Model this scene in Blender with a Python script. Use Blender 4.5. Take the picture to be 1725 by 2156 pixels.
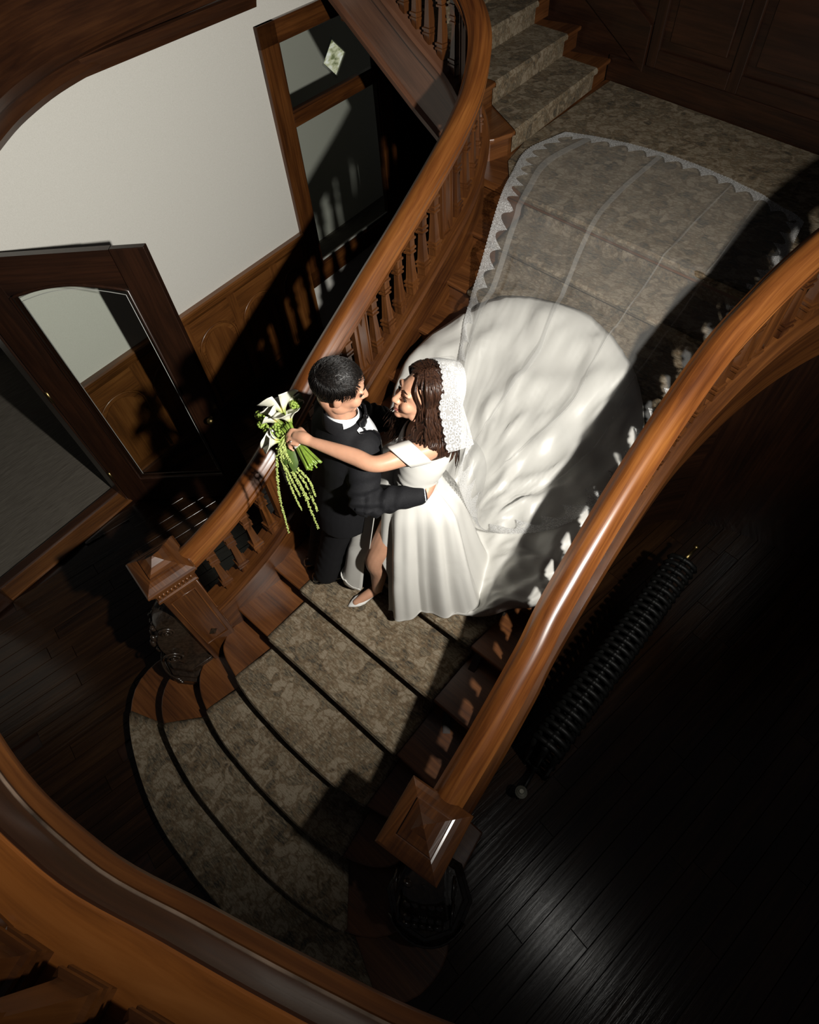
import bpy, bmesh, math, random
import numpy as np
from mathutils import Vector, Matrix, noise as mnoise

random.seed(7)
for o in list(bpy.data.objects):
    bpy.data.objects.remove(o, do_unlink=True)
scene = bpy.context.scene
COL = scene.collection

# ------------------------------------------------------------------ camera
CAM_H = 3.934
cam_d = bpy.data.cameras.new('camera')
cam = bpy.data.objects.new('camera', cam_d)
COL.objects.link(cam)
RB = ((0.7547, 0.5044, -0.4192), (0.6527, -0.6411, 0.4037), (-0.0647, -0.5783, -0.8133))
right = Vector((RB[0][0], RB[1][0], RB[2][0])).normalized()
fwd = Vector((RB[0][2], RB[1][2], RB[2][2])).normalized()
upv = right.cross(fwd).normalized()
right = fwd.cross(upv).normalized()
mw = Matrix(((right.x, upv.x, -fwd.x, 0), (right.y, upv.y, -fwd.y, 0), (right.z, upv.z, -fwd.z, CAM_H), (0, 0, 0, 1)))
cam.matrix_world = mw
cam_d.sensor_fit = 'VERTICAL'
cam_d.sensor_height = 36.0
cam_d.sensor_width = 36.0
cam_d.lens = 36.0 * 1200.0 / 2156.0
cam_d.clip_start = 0.05
scene.camera = cam

# ------------------------------------------------------------------ world, flash, exposure
w = bpy.data.worlds.new('world')
scene.world = w
w.use_nodes = True
w.node_tree.nodes['Background'].inputs[0].default_value = (0.85, 0.9, 1.0, 1)
w.node_tree.nodes['Background'].inputs[1].default_value = 0.018

LIGHT_POS = Vector((0.90, 0.62, 3.86))
LIGHT_AIM = Vector((-4.1, 2.5, 1.85))
ld = bpy.data.lights.new('flash', 'SPOT')
ld.energy = 930
ld.color = (1.0, 0.965, 0.90)
ld.spot_size = math.radians(117)
ld.spot_blend = 1.0
ld.shadow_soft_size = 0.045
lo = bpy.data.objects.new('flash', ld)
COL.objects.link(lo)
lo.location = LIGHT_POS
lo.rotation_euler = (LIGHT_AIM - LIGHT_POS).to_track_quat('-Z', 'Y').to_euler()

sd = bpy.data.lights.new('flash_spill', 'POINT')      # wide spill of the same flash head
sd.energy = 11
sd.color = (1.0, 0.965, 0.90)
sd.shadow_soft_size = 0.045
so_ = bpy.data.objects.new('flash_spill', sd)
COL.objects.link(so_)
so_.location = LIGHT_POS

vs = scene.view_settings
vs.view_transform = 'Standard'
vs.look = 'None'
vs.gamma = 1.0
vs.exposure = 0.0
vs.use_curve_mapping = False

# ------------------------------------------------------------------ materials
def newmat(name):
    m = bpy.data.materials.new(name)
    m.use_nodes = True
    nt = m.node_tree
    b = nt.nodes['Principled BSDF']
    return m, nt, b

def ramp(nt, stops):
    n = nt.nodes.new('ShaderNodeValToRGB')
    el = n.color_ramp.elements
    while len(el) > 1:
        el.remove(el[-1])
    el[0].position = stops[0][0]
    el[0].color = (*stops[0][1], 1)
    for p, c in stops[1:]:
        e = el.new(p)
        e.color = (*c, 1)
    return n

def wood(name, dark, mid, light, rough=0.32, coat=0.3, along=2.2, across=48.0, bump=0.12, seed=0.0):
    m, nt, b = newmat(name)
    uv = nt.nodes.new('ShaderNodeUVMap')
    oi = nt.nodes.new('ShaderNodeObjectInfo')
    ma = nt.nodes.new('ShaderNodeMath'); ma.operation = 'MULTIPLY'
    ma.inputs[1].default_value = 37.0
    nt.links.new(oi.outputs['Random'], ma.inputs[0])
    vadd = nt.nodes.new('ShaderNodeVectorMath'); vadd.operation = 'ADD'
    nt.links.new(uv.outputs[0], vadd.inputs[0])
    nt.links.new(ma.outputs[0], vadd.inputs[1])
    mp = nt.nodes.new('ShaderNodeMapping')
    mp.inputs['Scale'].default_value = (along, across, 1)
    mp.inputs['Location'].default_value = (seed, seed * 1.7, 0)
    nt.links.new(vadd.outputs[0], mp.inputs[0])
    n1 = nt.nodes.new('ShaderNodeTexNoise')
    n1.inputs['Scale'].default_value = 1.0
    n1.inputs['Detail'].default_value = 6
    n1.inputs['Roughness'].default_value = 0.62
    n1.inputs['Distortion'].default_value = 0.6
    nt.links.new(mp.outputs[0], n1.inputs['Vector'])
    mp2 = nt.nodes.new('ShaderNodeMapping')
    mp2.inputs['Scale'].default_value = (1.3, 7.0, 1)
    nt.links.new(vadd.outputs[0], mp2.inputs[0])
    n2 = nt.nodes.new('ShaderNodeTexNoise')
    n2.inputs['Scale'].default_value = 1.0
    n2.inputs['Detail'].default_value = 3
    nt.links.new(mp2.outputs[0], n2.inputs['Vector'])
    mix = nt.nodes.new('ShaderNodeMath'); mix.operation = 'MULTIPLY_ADD'
    nt.links.new(n2.outputs[0], mix.inputs[0])
    mix.inputs[1].default_value = 0.55
    sc = nt.nodes.new('ShaderNodeMath'); sc.operation = 'MULTIPLY'
    nt.links.new(n1.outputs[0], sc.inputs[0]); sc.inputs[1].default_value = 0.5
    nt.links.new(sc.outputs[0], mix.inputs[2])
    r = ramp(nt, [(0.36, dark), (0.52, mid), (0.68, light)])
    nt.links.new(mix.outputs[0], r.inputs[0])
    nt.links.new(r.outputs[0], b.inputs['Base Color'])
    b.inputs['Roughness'].default_value = rough
    b.inputs['Coat Weight'].default_value = coat
    b.inputs['Coat Roughness'].default_value = 0.18
    bp = nt.nodes.new('ShaderNodeBump')
    bp.inputs['Strength'].default_value = bump
    bp.inputs['Distance'].default_value = 0.004
    nt.links.new(n1.outputs[0], bp.inputs['Height'])
    nt.links.new(bp.outputs[0], b.inputs['Normal'])
    return m

M = {}
M['oak'] = wood('oak', (0.026, 0.008, 0.003), (0.072, 0.024, 0.006), (0.135, 0.048, 0.012))
M['oak_rail'] = wood('oak_rail', (0.045, 0.012, 0.003), (0.125, 0.039, 0.008), (0.215, 0.078, 0.017), rough=0.30, coat=0.45)
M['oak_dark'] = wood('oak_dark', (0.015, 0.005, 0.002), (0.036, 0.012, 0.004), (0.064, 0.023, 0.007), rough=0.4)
M['oak_tread'] = wood('oak_tread', (0.040, 0.013, 0.004), (0.100, 0.034, 0.009), (0.165, 0.062, 0.018), rough=0.36, across=60, bump=0.2)
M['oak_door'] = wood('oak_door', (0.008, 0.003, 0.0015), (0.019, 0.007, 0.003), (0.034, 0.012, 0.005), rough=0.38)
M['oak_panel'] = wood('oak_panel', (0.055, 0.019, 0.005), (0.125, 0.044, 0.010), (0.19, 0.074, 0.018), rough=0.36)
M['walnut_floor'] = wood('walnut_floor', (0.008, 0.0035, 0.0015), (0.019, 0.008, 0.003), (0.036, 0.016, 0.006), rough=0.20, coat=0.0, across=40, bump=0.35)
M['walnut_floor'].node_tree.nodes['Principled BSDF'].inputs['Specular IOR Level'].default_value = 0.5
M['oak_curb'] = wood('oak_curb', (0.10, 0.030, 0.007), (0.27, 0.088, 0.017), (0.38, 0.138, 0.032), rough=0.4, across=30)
M['bare_wood'] = wood('bare_wood', (0.07, 0.030, 0.016), (0.12, 0.052, 0.028), (0.17, 0.078, 0.042), rough=0.45)

def plaster():
    m, nt, b = newmat('plaster')
    tc = nt.nodes.new('ShaderNodeTexCoord')
    n = nt.nodes.new('ShaderNodeTexNoise'); n.inputs['Scale'].default_value = 160; n.inputs['Detail'].default_value = 4
    nt.links.new(tc.outputs['Object'], n.inputs['Vector'])
    r = ramp(nt, [(0.3, (0.61, 0.595, 0.54)), (0.7, (0.67, 0.655, 0.60))])
    nt.links.new(n.outputs[0], r.inputs[0])
    nt.links.new(r.outputs[0], b.inputs['Base Color'])
    b.inputs['Roughness'].default_value = 0.85
    bp = nt.nodes.new('ShaderNodeBump'); bp.inputs['Strength'].default_value = 0.15; bp.inputs['Distance'].default_value = 0.002
    nt.links.new(n.outputs[0], bp.inputs['Height']); nt.links.new(bp.outputs[0], b.inputs['Normal'])
    return m
M['plaster'] = plaster()

def carpet():
    m, nt, b = newmat('carpet')
    tc = nt.nodes.new('ShaderNodeTexCoord')
    # woven streaks
    mp = nt.nodes.new('ShaderNodeMapping'); mp.inputs['Scale'].default_value = (30, 120, 60)
    nt.links.new(tc.outputs['Object'], mp.inputs[0])
    st = nt.nodes.new('ShaderNodeTexNoise'); st.inputs['Scale'].default_value = 1; st.inputs['Detail'].default_value = 5; st.inputs['Roughness'].default_value = 0.75
    nt.links.new(mp.outputs[0], st.inputs['Vector'])
    # scrolled leaf blotches
    vo = nt.nodes.new('ShaderNodeTexVoronoi'); vo.feature = 'DISTANCE_TO_EDGE'; vo.inputs['Scale'].default_value = 13.0
    dist = nt.nodes.new('ShaderNodeTexNoise'); dist.inputs['Scale'].default_value = 9; dist.inputs['Detail'].default_value = 3
    nt.links.new(tc.outputs['Object'], dist.inputs['Vector'])
    dm = nt.nodes.new('ShaderNodeVectorMath'); dm.operation = 'MULTIPLY_ADD'
    dm.inputs[1].default_value = (0.26, 0.26, 0.26)
    nt.links.new(dist.outputs['Color'], dm.inputs[0]); nt.links.new(tc.outputs['Object'], dm.inputs[2])
    nt.links.new(dm.outputs[0], vo.inputs['Vector'])
    vo2 = nt.nodes.new('ShaderNodeTexVoronoi'); vo2.feature = 'F1'; vo2.inputs['Scale'].default_value = 13.0
    nt.links.new(dm.outputs[0], vo2.inputs['Vector'])
    sep = nt.nodes.new('ShaderNodeSeparateColor')
    nt.links.new(vo2.outputs['Color'], sep.inputs[0])
    # field colour by cell
    cellr = ramp(nt, [(0.0, (0.050, 0.043, 0.033)), (0.22, (0.112, 0.091, 0.063)), (0.5, (0.190, 0.150, 0.098)), (0.8, (0.295, 0.245, 0.178)), (1.0, (0.17, 0.13, 0.086))])
    am = nt.nodes.new('ShaderNodeMath'); am.operation = 'MULTIPLY_ADD'
    nt.links.new(st.outputs[0], am.inputs[0]); am.inputs[1].default_value = 2.5
    ad2 = nt.nodes.new('ShaderNodeMath'); ad2.operation = 'MULTIPLY_ADD'
    nt.links.new(sep.outputs[0], ad2.inputs[0]); ad2.inputs[1].default_value = 0.62; ad2.inputs[2].default_value = -1.10
    nt.links.new(ad2.outputs[0], am.inputs[2])
    nt.links.new(am.outputs[0], cellr.inputs[0])
    # tan tracery along cell borders
    er = ramp(nt, [(0.0, (.75, .75, .75)), (0.07, (0.45, 0.45, 0.45)), (0.14, (0, 0, 0))])
    nt.links.new(vo.outputs[0], er.inputs[0])
    mx = nt.nodes.new('ShaderNodeMix'); mx.data_type = 'RGBA'
    tan = ramp(nt, [(0.3, (0.095, 0.062, 0.034)), (0.7, (0.175, 0.122, 0.072))])
    nt.links.new(st.outputs[0], tan.inputs[0])
    nt.links.new(er.outputs[0], mx.inputs['Factor'])
    nt.links.new(cellr.outputs[0], mx.inputs['A']); nt.links.new(tan.outputs[0], mx.inputs['B'])
    nt.links.new(mx.outputs['Result'], b.inputs['Base Color'])
    b.inputs['Roughness'].default_value = 0.95
    b.inputs['Specular IOR Level'].default_value = 0.1
    fine = nt.nodes.new('ShaderNodeTexNoise'); fine.inputs['Scale'].default_value = 380; fine.inputs['Detail'].default_value = 2
    nt.links.new(tc.outputs['Object'], fine.inputs['Vector'])
    bp = nt.nodes.new('ShaderNodeBump'); bp.inputs['Strength'].default_value = 0.7; bp.inputs['Distance'].default_value = 0.004
    nt.links.new(fine.outputs[0], bp.inputs['Height']); nt.links.new(bp.outputs[0], b.inputs['Normal'])
    return m
M['carpet'] = carpet()

def plain(name, col, rough=0.5, metal=0.0, spec=0.5, coat=0.0, sheen=0.0, noise_scale=0, noise_amt=0.15, bump=0.0):
    m, nt, b = newmat(name)
    b.inputs['Base Color'].default_value = (*col, 1)
    b.inputs['Roughness'].default_value = rough
    b.inputs['Metallic'].default_value = metal
    b.inputs['Specular IOR Level'].default_value = spec
    b.inputs['Coat Weight'].default_value = coat
    b.inputs['Sheen Weight'].default_value = sheen
    if noise_scale:
        tc = nt.nodes.new('ShaderNodeTexCoord')
        n = nt.nodes.new('ShaderNodeTexNoise'); n.inputs['Scale'].default_value = noise_scale; n.inputs['Detail'].default_value = 5
        nt.links.new(tc.outputs['Object'], n.inputs['Vector'])
        lo_ = tuple(max(0, c * (1 - noise_amt)) for c in col); hi_ = tuple(min(1, c * (1 + noise_amt)) for c in col)
        r = ramp(nt, [(0.3, lo_), (0.7, hi_)])
        nt.links.new(n.outputs[0], r.inputs[0]); nt.links.new(r.outputs[0], b.inputs['Base Color'])
        if bump:
            bp = nt.nodes.new('ShaderNodeBump'); bp.inputs['Strength'].default_value = bump; bp.inputs['Distance'].default_value = 0.003
            nt.links.new(n.outputs[0], bp.inputs['Height']); nt.links.new(bp.outputs[0], b.inputs['Normal'])
    return m

M['iron'] = plain('iron', (0.006, 0.006, 0.0055), rough=0.5, metal=0.0, spec=0.3, noise_scale=60, noise_amt=0.4, bump=0.2)
M['brass'] = plain('brass', (0.30, 0.22, 0.09), rough=0.35, metal=1.0, noise_scale=40)
M['valve'] = plain('valve', (0.26, 0.25, 0.20), rough=0.4, metal=0.5, noise_scale=40)
M['carving'] = plain('carving', (0.022, 0.014, 0.009), rough=0.26, coat=0.4, noise_scale=50, noise_amt=0.5, bump=0.3)

def stripes():
    m, nt, b = newmat('vestibule_carpet')
    tc = nt.nodes.new('ShaderNodeTexCoord')
    mp = nt.nodes.new('ShaderNodeMapping'); mp.inputs['Scale'].default_value = (120, 5, 1); mp.inputs['Rotation'].default_value = (0, 0, math.radians(16))
    nt.links.new(tc.outputs['Object'], mp.inputs[0])
    n = nt.nodes.new('ShaderNodeTexNoise'); n.inputs['Scale'].default_value = 1; n.inputs['Detail'].default_value = 5; n.inputs['Roughness'].default_value = 0.7
    nt.links.new(mp.outputs[0], n.inputs['Vector'])
    r = ramp(nt, [(0.3, (0.055, 0.045, 0.033)), (0.7, (0.175, 0.155, 0.125))])
    nt.links.new(n.outputs[0], r.inputs[0]); nt.links.new(r.outputs[0], b.inputs['Base Color'])
    b.inputs['Roughness'].default_value = 0.9
    return m
M['vestibule_carpet'] = stripes()

def glass():
    m, nt, b = newmat('pane_glass')
    nt.nodes.remove(b)
    out = nt.nodes['Material Output']
    tr = nt.nodes.new('ShaderNodeBsdfTransparent'); tr.inputs[0].default_value = (0.86, 0.89, 0.86, 1)
    gl = nt.nodes.new('ShaderNodeBsdfGlossy'); gl.inputs['Roughness'].default_value = 0.01
    mx = nt.nodes.new('ShaderNodeMixShader')
    mx.inputs[0].default_value = 0.06
    nt.links.new(tr.outputs[0], mx.inputs[1]); nt.links.new(gl.outputs[0], mx.inputs[2])
    nt.links.new(mx.outputs[0], out.inputs[0])
    return m
M['glass'] = glass()

# ------------------------------------------------------------------ mesh helpers
class MB:
    def __init__(s):
        s.v = []; s.f = []; s.uv = []
    def add(s, verts, faces, uvs=None):
        o = len(s.v)
        s.v += [tuple(p) for p in verts]
        for i, fc in enumerate(faces):
            s.f.append([k + o for k in fc])
            s.uv.append(uvs[i] if uvs else None)
        return s
    def box(s, c, size, rz=0.0, taper=1.0):
        hx, hy, hz = size[0] / 2, size[1] / 2, size[2] / 2
        ca, sa = math.cos(rz), math.sin(rz)
        vs_ = []
        for z, t in ((-hz, 1.0), (hz, taper)):
            for x, y in ((-hx, -hy), (hx, -hy), (hx, hy), (-hx, hy)):
                x *= t; y *= t
                vs_.append((c[0] + x * ca - y * sa, c[1] + x * sa + y * ca, c[2] + z))
        return s.add(vs_, [(3, 2, 1, 0), (4, 5, 6, 7), (0, 1, 5, 4), (1, 2, 6, 5), (2, 3, 7, 6), (3, 0, 4, 7)])
    def prism(s, poly, z0, z1):
        n = len(poly)
        vs_ = [(p[0], p[1], z0) for p in poly] + [(p[0], p[1], z1) for p in poly]
        fs = [list(range(n))[::-1], list(range(n, 2 * n))]
        for i in range(n):
            j = (i + 1) % n
            fs.append((i, j, n + j, n + i))
        return s.add(vs_, fs)
    def quad(s, a, b, c, d):
        return s.add([a, b, c, d], [(0, 1, 2, 3)])
    def stack(s, c, prof, rz=0.0, n=4, aspect=1.0):
        """square/round stack of (z, half-width) sections"""
        vs_ = []; fs = []
        off = math.pi / 4 if n == 4 else 0
        k = math.sqrt(2) if n == 4 else 1
        for z, h in prof:
            for i in range(n):
                a = off + 2 * math.pi * i / n
                x = math.cos(a) * h * k; y = math.sin(a) * h * k * aspect
                vs_.append((c[0] + x * math.cos(rz) - y * math.sin(rz), c[1] + x * math.sin(rz) + y * math.cos(rz), c[2] + z))
        for j in range(len(prof) - 1):
            for i in range(n):
                i2 = (i + 1) % n
                fs.append((j * n + i, j * n + i2, (j + 1) * n + i2, (j + 1) * n + i))
        fs.append(list(range(n))[::-1]); L = (len(prof) - 1) * n
        fs.append(list(range(L, L + n)))
        return s.add(vs_, fs)
    def sweep(s, path, prof, closed=True, caps=True):
        """profile (lateral to the left of travel, vertical) swept plumb along a 3-D path"""
        P_ = [Vector(p) for p in path]; n = len(P_); m = len(prof)
        vs_ = []; L = [0.0]
        for i in range(1, n):
            L.append(L[-1] + (P_[i] - P_[i - 1]).length)
        W = [0.0]
        for j in range(1, m + 1):
            a = prof[j - 1]; b_ = prof[j % m]
            W.append(W[-1] + math.hypot(b_[0] - a[0], b_[1] - a[1]))
        for i in range(n):
            t = P_[min(i + 1, n - 1)] - P_[max(i - 1, 0)]
            t.z = 0; t.normalize()
            nrm = Vector((-t.y, t.x, 0))
            for a, b_ in prof:
                q = P_[i] + nrm * a + Vector((0, 0, b_))
                vs_.append(tuple(q))
        fs = []; uvs = []
        mm = m if closed else m - 1
        for i in range(n - 1):
            for j in range(mm):
                k = (j + 1) % m
                fs.append((i * m + j, (i + 1) * m + j, (i + 1) * m + k, i * m + k))
                uvs.append(((L[i], W[j]), (L[i + 1], W[j]), (L[i + 1], W[j + 1]), (L[i], W[j + 1])))
        if caps and closed:
            fs.append(list(range(m))); uvs.append(None)
            fs.append(list(range((n - 1) * m, n * m))[::-1]); uvs.append(None)
        return s.add(vs_, fs, uvs)
    def tube(s, path, radii, n=10, caps=True, aspect=None):
        P_ = [Vector(p) for p in path]
        if not hasattr(radii, '__len__'):
            radii = [radii] * len(P_)
        vs_ = []; fs = []
        t0 = (P_[1] - P_[0]).normalized()
        ref = Vector((0, 0, 1)) if abs(t0.z) < 0.9 else Vector((1, 0, 0))
        nx = t0.cross(ref).normalized()
        for i, p in enumerate(P_):
            t = (P_[min(i + 1, len(P_) - 1)] - P_[max(i - 1, 0)])
            if t.length < 1e-9: t = t0
            t = t.normalized()
            nx = (nx - t * nx.dot(t)).normalized()
            ny = t.cross(nx)
            for k in range(n):
                a = 2 * math.pi * k / n
                vs_.append(tuple(p + (nx * math.cos(a) + ny * math.sin(a)) * radii[i]))
        for i in range(len(P_) - 1):
            for k in range(n):
                k2 = (k + 1) % n
                fs.append((i * n + k, i * n + k2, (i + 1) * n + k2, (i + 1) * n + k))
        if caps:
            fs.append(list(range(n))[::-1]); b0 = (len(P_) - 1) * n
            fs.append(list(range(b0, b0 + n)))
        return s.add(vs_, fs)
    def ell(s, c, r, R=None, nu=16, nv=10):
        vs_ = []; fs = []
        c = Vector(c)
        for j in range(nv + 1):
            th = math.pi * j / nv
            for i in range(nu):
                a = 2 * math.pi * i / nu
                q = Vector((r[0] * math.sin(th) * math.cos(a), r[1] * math.sin(th) * math.sin(a), r[2] * math.cos(th)))
                if R is not None: q = R @ q
                vs_.append(tuple(c + q))
        for j in range(nv):
            for i in range(nu):
                i2 = (i + 1) % nu
                if j == 0: fs.append((i, nu + i, nu + i2))
                elif j == nv - 1: fs.append((j * nu + i, (j + 1) * nu + i, j * nu + i2))
                else: fs.append((j * nu + i, (j + 1) * nu + i, (j + 1) * nu + i2, j * nu + i2))
        return s.add(vs_, fs)
    def rings(s, rs, caps=True):
        """loft through closed rings (lists of points, same count)"""
        n = len(rs[0]); vs_ = [p for r_ in rs for p in r_]; fs = []
        for j in range(len(rs) - 1):
            for i in range(n):
                i2 = (i + 1) % n
                fs.append((j * n + i, j * n + i2, (j + 1) * n + i2, (j + 1) * n + i))
        if caps:
            fs.append(list(range(n))[::-1]); L = (len(rs) - 1) * n
            fs.append(list(range(L, L + n)))
        return s.add(vs_, fs)
    def grid(s, rows, uvs=None):
        n = len(rows[0]); vs_ = [p for r_ in rows for p in r_]; fs = []; uu = []
        for j in range(len(rows) - 1):
            for i in range(n - 1):
                fs.append((j * n + i, j * n + i + 1, (j + 1) * n + i + 1, (j + 1) * n + i))
                if uvs: uu.append((uvs[j][i], uvs[j][i + 1], uvs[j + 1][i + 1], uvs[j + 1][i]))
        return s.add(vs_, fs, uu if uvs else None)
    def mesh(s, name):
        me = bpy.data.meshes.new(name)
        me.from_pydata(s.v, [], s.f)
        A = np.array(s.v)
        ext = A.max(0) - A.min(0)
        order = list(np.argsort(-ext))
        uvl = me.uv_layers.new(name='UVMap')
        me.update()
        for p, u in zip(me.polygons, s.uv):
            if u is None:
                nrm = p.normal
                d = max(range(3), key=lambda k: abs(nrm[k]))
                ax = [k for k in order if k != d]
                for li in p.loop_indices:
                    co = me.vertices[me.loops[li].vertex_index].co
                    uvl.data[li].uv = (co[ax[0]], co[ax[1]])
            else:
                for q, li in enumerate(p.loop_indices):
                    uvl.data[li].uv = u[q]
        return me
    def build(s, name, mat, parent=None, smooth=False, bevel=0.0, fix=True):
        me = s.mesh(name)
        return link(name, me, mat, parent, smooth, bevel, fix)

def ploc(p):
    v = Vector((0, 0, 0))
    while p is not None:
        v = v + (Vector(p.location) + Vector(p.matrix_parent_inverse.translation))
        p = p.parent
    return v

def link(name, me, mat, parent=None, smooth=False, bevel=0.0, fix=True):
    if fix:
        bm = bmesh.new(); bm.from_mesh(me)
        bmesh.ops.recalc_face_normals(bm, faces=bm.faces)
        bm.to_mesh(me); bm.free()
    if mat is not None and not me.materials:
        me.materials.append(M[mat] if isinstance(mat, str) else mat)
    if smooth:
        me.polygons.foreach_set('use_smooth', [True] * len(me.polygons))
        if smooth == 'auto':
            try: me.set_sharp_from_angle(angle=math.radians(38))
            except Exception: pass
    o = bpy.data.objects.new(name, me)
    COL.objects.link(o)
    if parent is not None: attach(o, parent)
    if bevel:
        bv = o.modifiers.new('bevel', 'BEVEL'); bv.width = bevel; bv.segments = 2; bv.limit_method = 'ANGLE'; bv.angle_limit = math.radians(40)
    return o

def attach(o, parent):
    o.parent = parent
    o.matrix_parent_inverse = Matrix.Translation(-ploc(parent))

def thing(name, label, cat, loc, group=None):
    o = bpy.data.objects.new(name, None)
    o.empty_display_size = 0.1
    COL.objects.link(o)
    o.location = loc
    o['label'] = label; o['category'] = cat
    if group: o['group'] = group
    return o

def tag(o, label, cat, group=None):
    o['label'] = label; o['category'] = cat
    if group: o['group'] = group
    return o

def struct(o, label=None):
    o['kind'] = 'structure'
    if label: o['label'] = label
    return o

def inst(name, me, parent, loc, rz=0.0, scale=None, tilt=None):
    o = bpy.data.objects.new(name, me); COL.objects.link(o)
    o.location = loc; o.rotation_euler = (0, 0, rz) if tilt is None else tilt
    if scale: o.scale = scale
    if parent is not None: attach(o, parent)
    return o

def spline(pts, n):
    """Catmull-Rom resample of points (any dimension) to n samples, even in arc length"""
    A = np.array(pts, float)
    E = np.vstack([2 * A[0] - A[1], A, 2 * A[-1] - A[-2]])
    out = []
    for i in range(1, len(E) - 2):
        p0, p1, p2, p3 = E[i - 1], E[i], E[i + 1], E[i + 2]
        for t in np.linspace(0, 1, 24, endpoint=False):
            out.append(0.5 * ((2 * p1) + (-p0 + p2) * t + (2 * p0 - 5 * p1 + 4 * p2 - p3) * t * t + (-p0 + 3 * p1 - 3 * p2 + p3) * t ** 3))
    out.append(A[-1]); out = np.array(out)
    L = np.r_[0, np.cumsum(np.linalg.norm(np.diff(out, axis=0), axis=1))]
    tt = np.linspace(0, L[-1], n)
    return np.stack([np.interp(tt, L, out[:, k]) for k in range(out.shape[1])], 1)

R_ = 0.1475          # riser
GO = 0.313           # going
Y6 = 0.662
def noz(y): return R_ * (6 + (y - Y6) / GO)
def ynos(k): return Y6 + GO * (k - 6)
CX = -1.215          # stair centre line

# ================================================================== STRUCTURE
# ---- floor with planks
FL_ROT = math.radians(80.6)
fu = Vector((math.cos(FL_ROT), math.sin(FL_ROT), 0)); fv = Vector((-fu.y, fu.x, 0))
mb = MB(); mb.prism([(-4.2, -3.5), (3.2, -3.5), (3.2, 6.0), (-4.75, 6.0)], -0.06, -0.016)
floor = struct(mb.build('floor', 'oak_door'), 'dark stained oak plank hall floor')
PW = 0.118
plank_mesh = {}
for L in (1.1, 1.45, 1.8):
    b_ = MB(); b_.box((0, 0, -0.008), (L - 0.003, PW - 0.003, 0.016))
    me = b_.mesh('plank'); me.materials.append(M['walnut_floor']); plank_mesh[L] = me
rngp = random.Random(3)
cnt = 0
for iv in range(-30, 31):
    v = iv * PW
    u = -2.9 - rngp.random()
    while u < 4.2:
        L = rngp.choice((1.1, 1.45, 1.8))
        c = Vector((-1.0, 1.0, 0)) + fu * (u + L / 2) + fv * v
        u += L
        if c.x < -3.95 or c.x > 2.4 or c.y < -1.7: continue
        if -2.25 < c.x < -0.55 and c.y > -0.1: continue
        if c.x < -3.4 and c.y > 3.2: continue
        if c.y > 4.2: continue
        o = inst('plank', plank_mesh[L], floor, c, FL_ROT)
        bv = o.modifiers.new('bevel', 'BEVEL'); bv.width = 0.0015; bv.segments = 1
        cnt += 1

# ---- left wall (runs up the hall, slightly turned)
WH = Vector((-4.12, 0.505, 0)); WA = math.radians(94.6)
wd = Vector((math.cos(WA), math.sin(WA), 0)); wn = Vector((wd.y, -wd.x, 0))   # wn points into the hall
def W(s, z, off=0.0):
    q = WH + wd * s + wn * off
    return (q.x, q.y, z)
def wbox(mb, s0, s1, z0, z1, o0, o1):
    vs_ = [W(s0, z0, o0), W(s1, z0, o0), W(s1, z0, o1), W(s0, z0, o1), W(s0, z1, o0), W(s1, z1, o0), W(s1, z1, o1), W(s0, z1, o1)]
    return mb.add(vs_, [(3, 2, 1, 0), (4, 5, 6, 7), (0, 1, 5, 4), (1, 2, 6, 5), (2, 3, 7, 6), (3, 0, 4, 7)])
mb = MB()
wbox(mb, 0.0, 2.70, 0.0, 2.86, -0.16, 0.0)
wbox(mb, -1.25, 0.0, 2.36, 2.86, -0.16, 0.0)
wbox(mb, -3.5, -1.25, 0.0, 2.86, -0.16, 0.0)
wbox(mb, 2.70, 4.12, 2.66, 2.86, -0.16, 0.0)
wbox(mb, 2.70, 4.12, 0.0, 0.64, -0.16, 0.0)
wbox(mb, 4.12, 6.2, 0.0, 2.86, -0.16, 0.0)
wall_left = struct(mb.build('wall_left', 'plaster'), 'pale plaster wall above an oak wainscot')

# wainscot: backing, arched panels, cap rail
b_ = MB(); wbox(b_, 0.02, 2.66, 0.0, 1.13, 0.0, 0.012); b_.build('wainscot_backing', 'oak_panel', wall_left)
b_ = MB(); wbox(b_, 4.16, 6.2, 0.0, 2.6, 0.0, 0.02); b_.build('wainscot_backing', 'oak_door', wall_left)
b_ = MB()
prof = [(0.0, 1.075), (0.02, 1.075), (0.032, 1.10), (0.034, 1.125), (0.05, 1.14), (0.056, 1.165), (0.05, 1.18), (0.0, 1.18)]
pp = [W(0.02, 0), W(2.66, 0)]
# lateral positive must point into the hall: travel reversed
pp = pp[::-1]
b_.sweep(pp, prof[::-1]); b_.build('chair_rail', 'oak_panel', wall_left)
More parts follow.
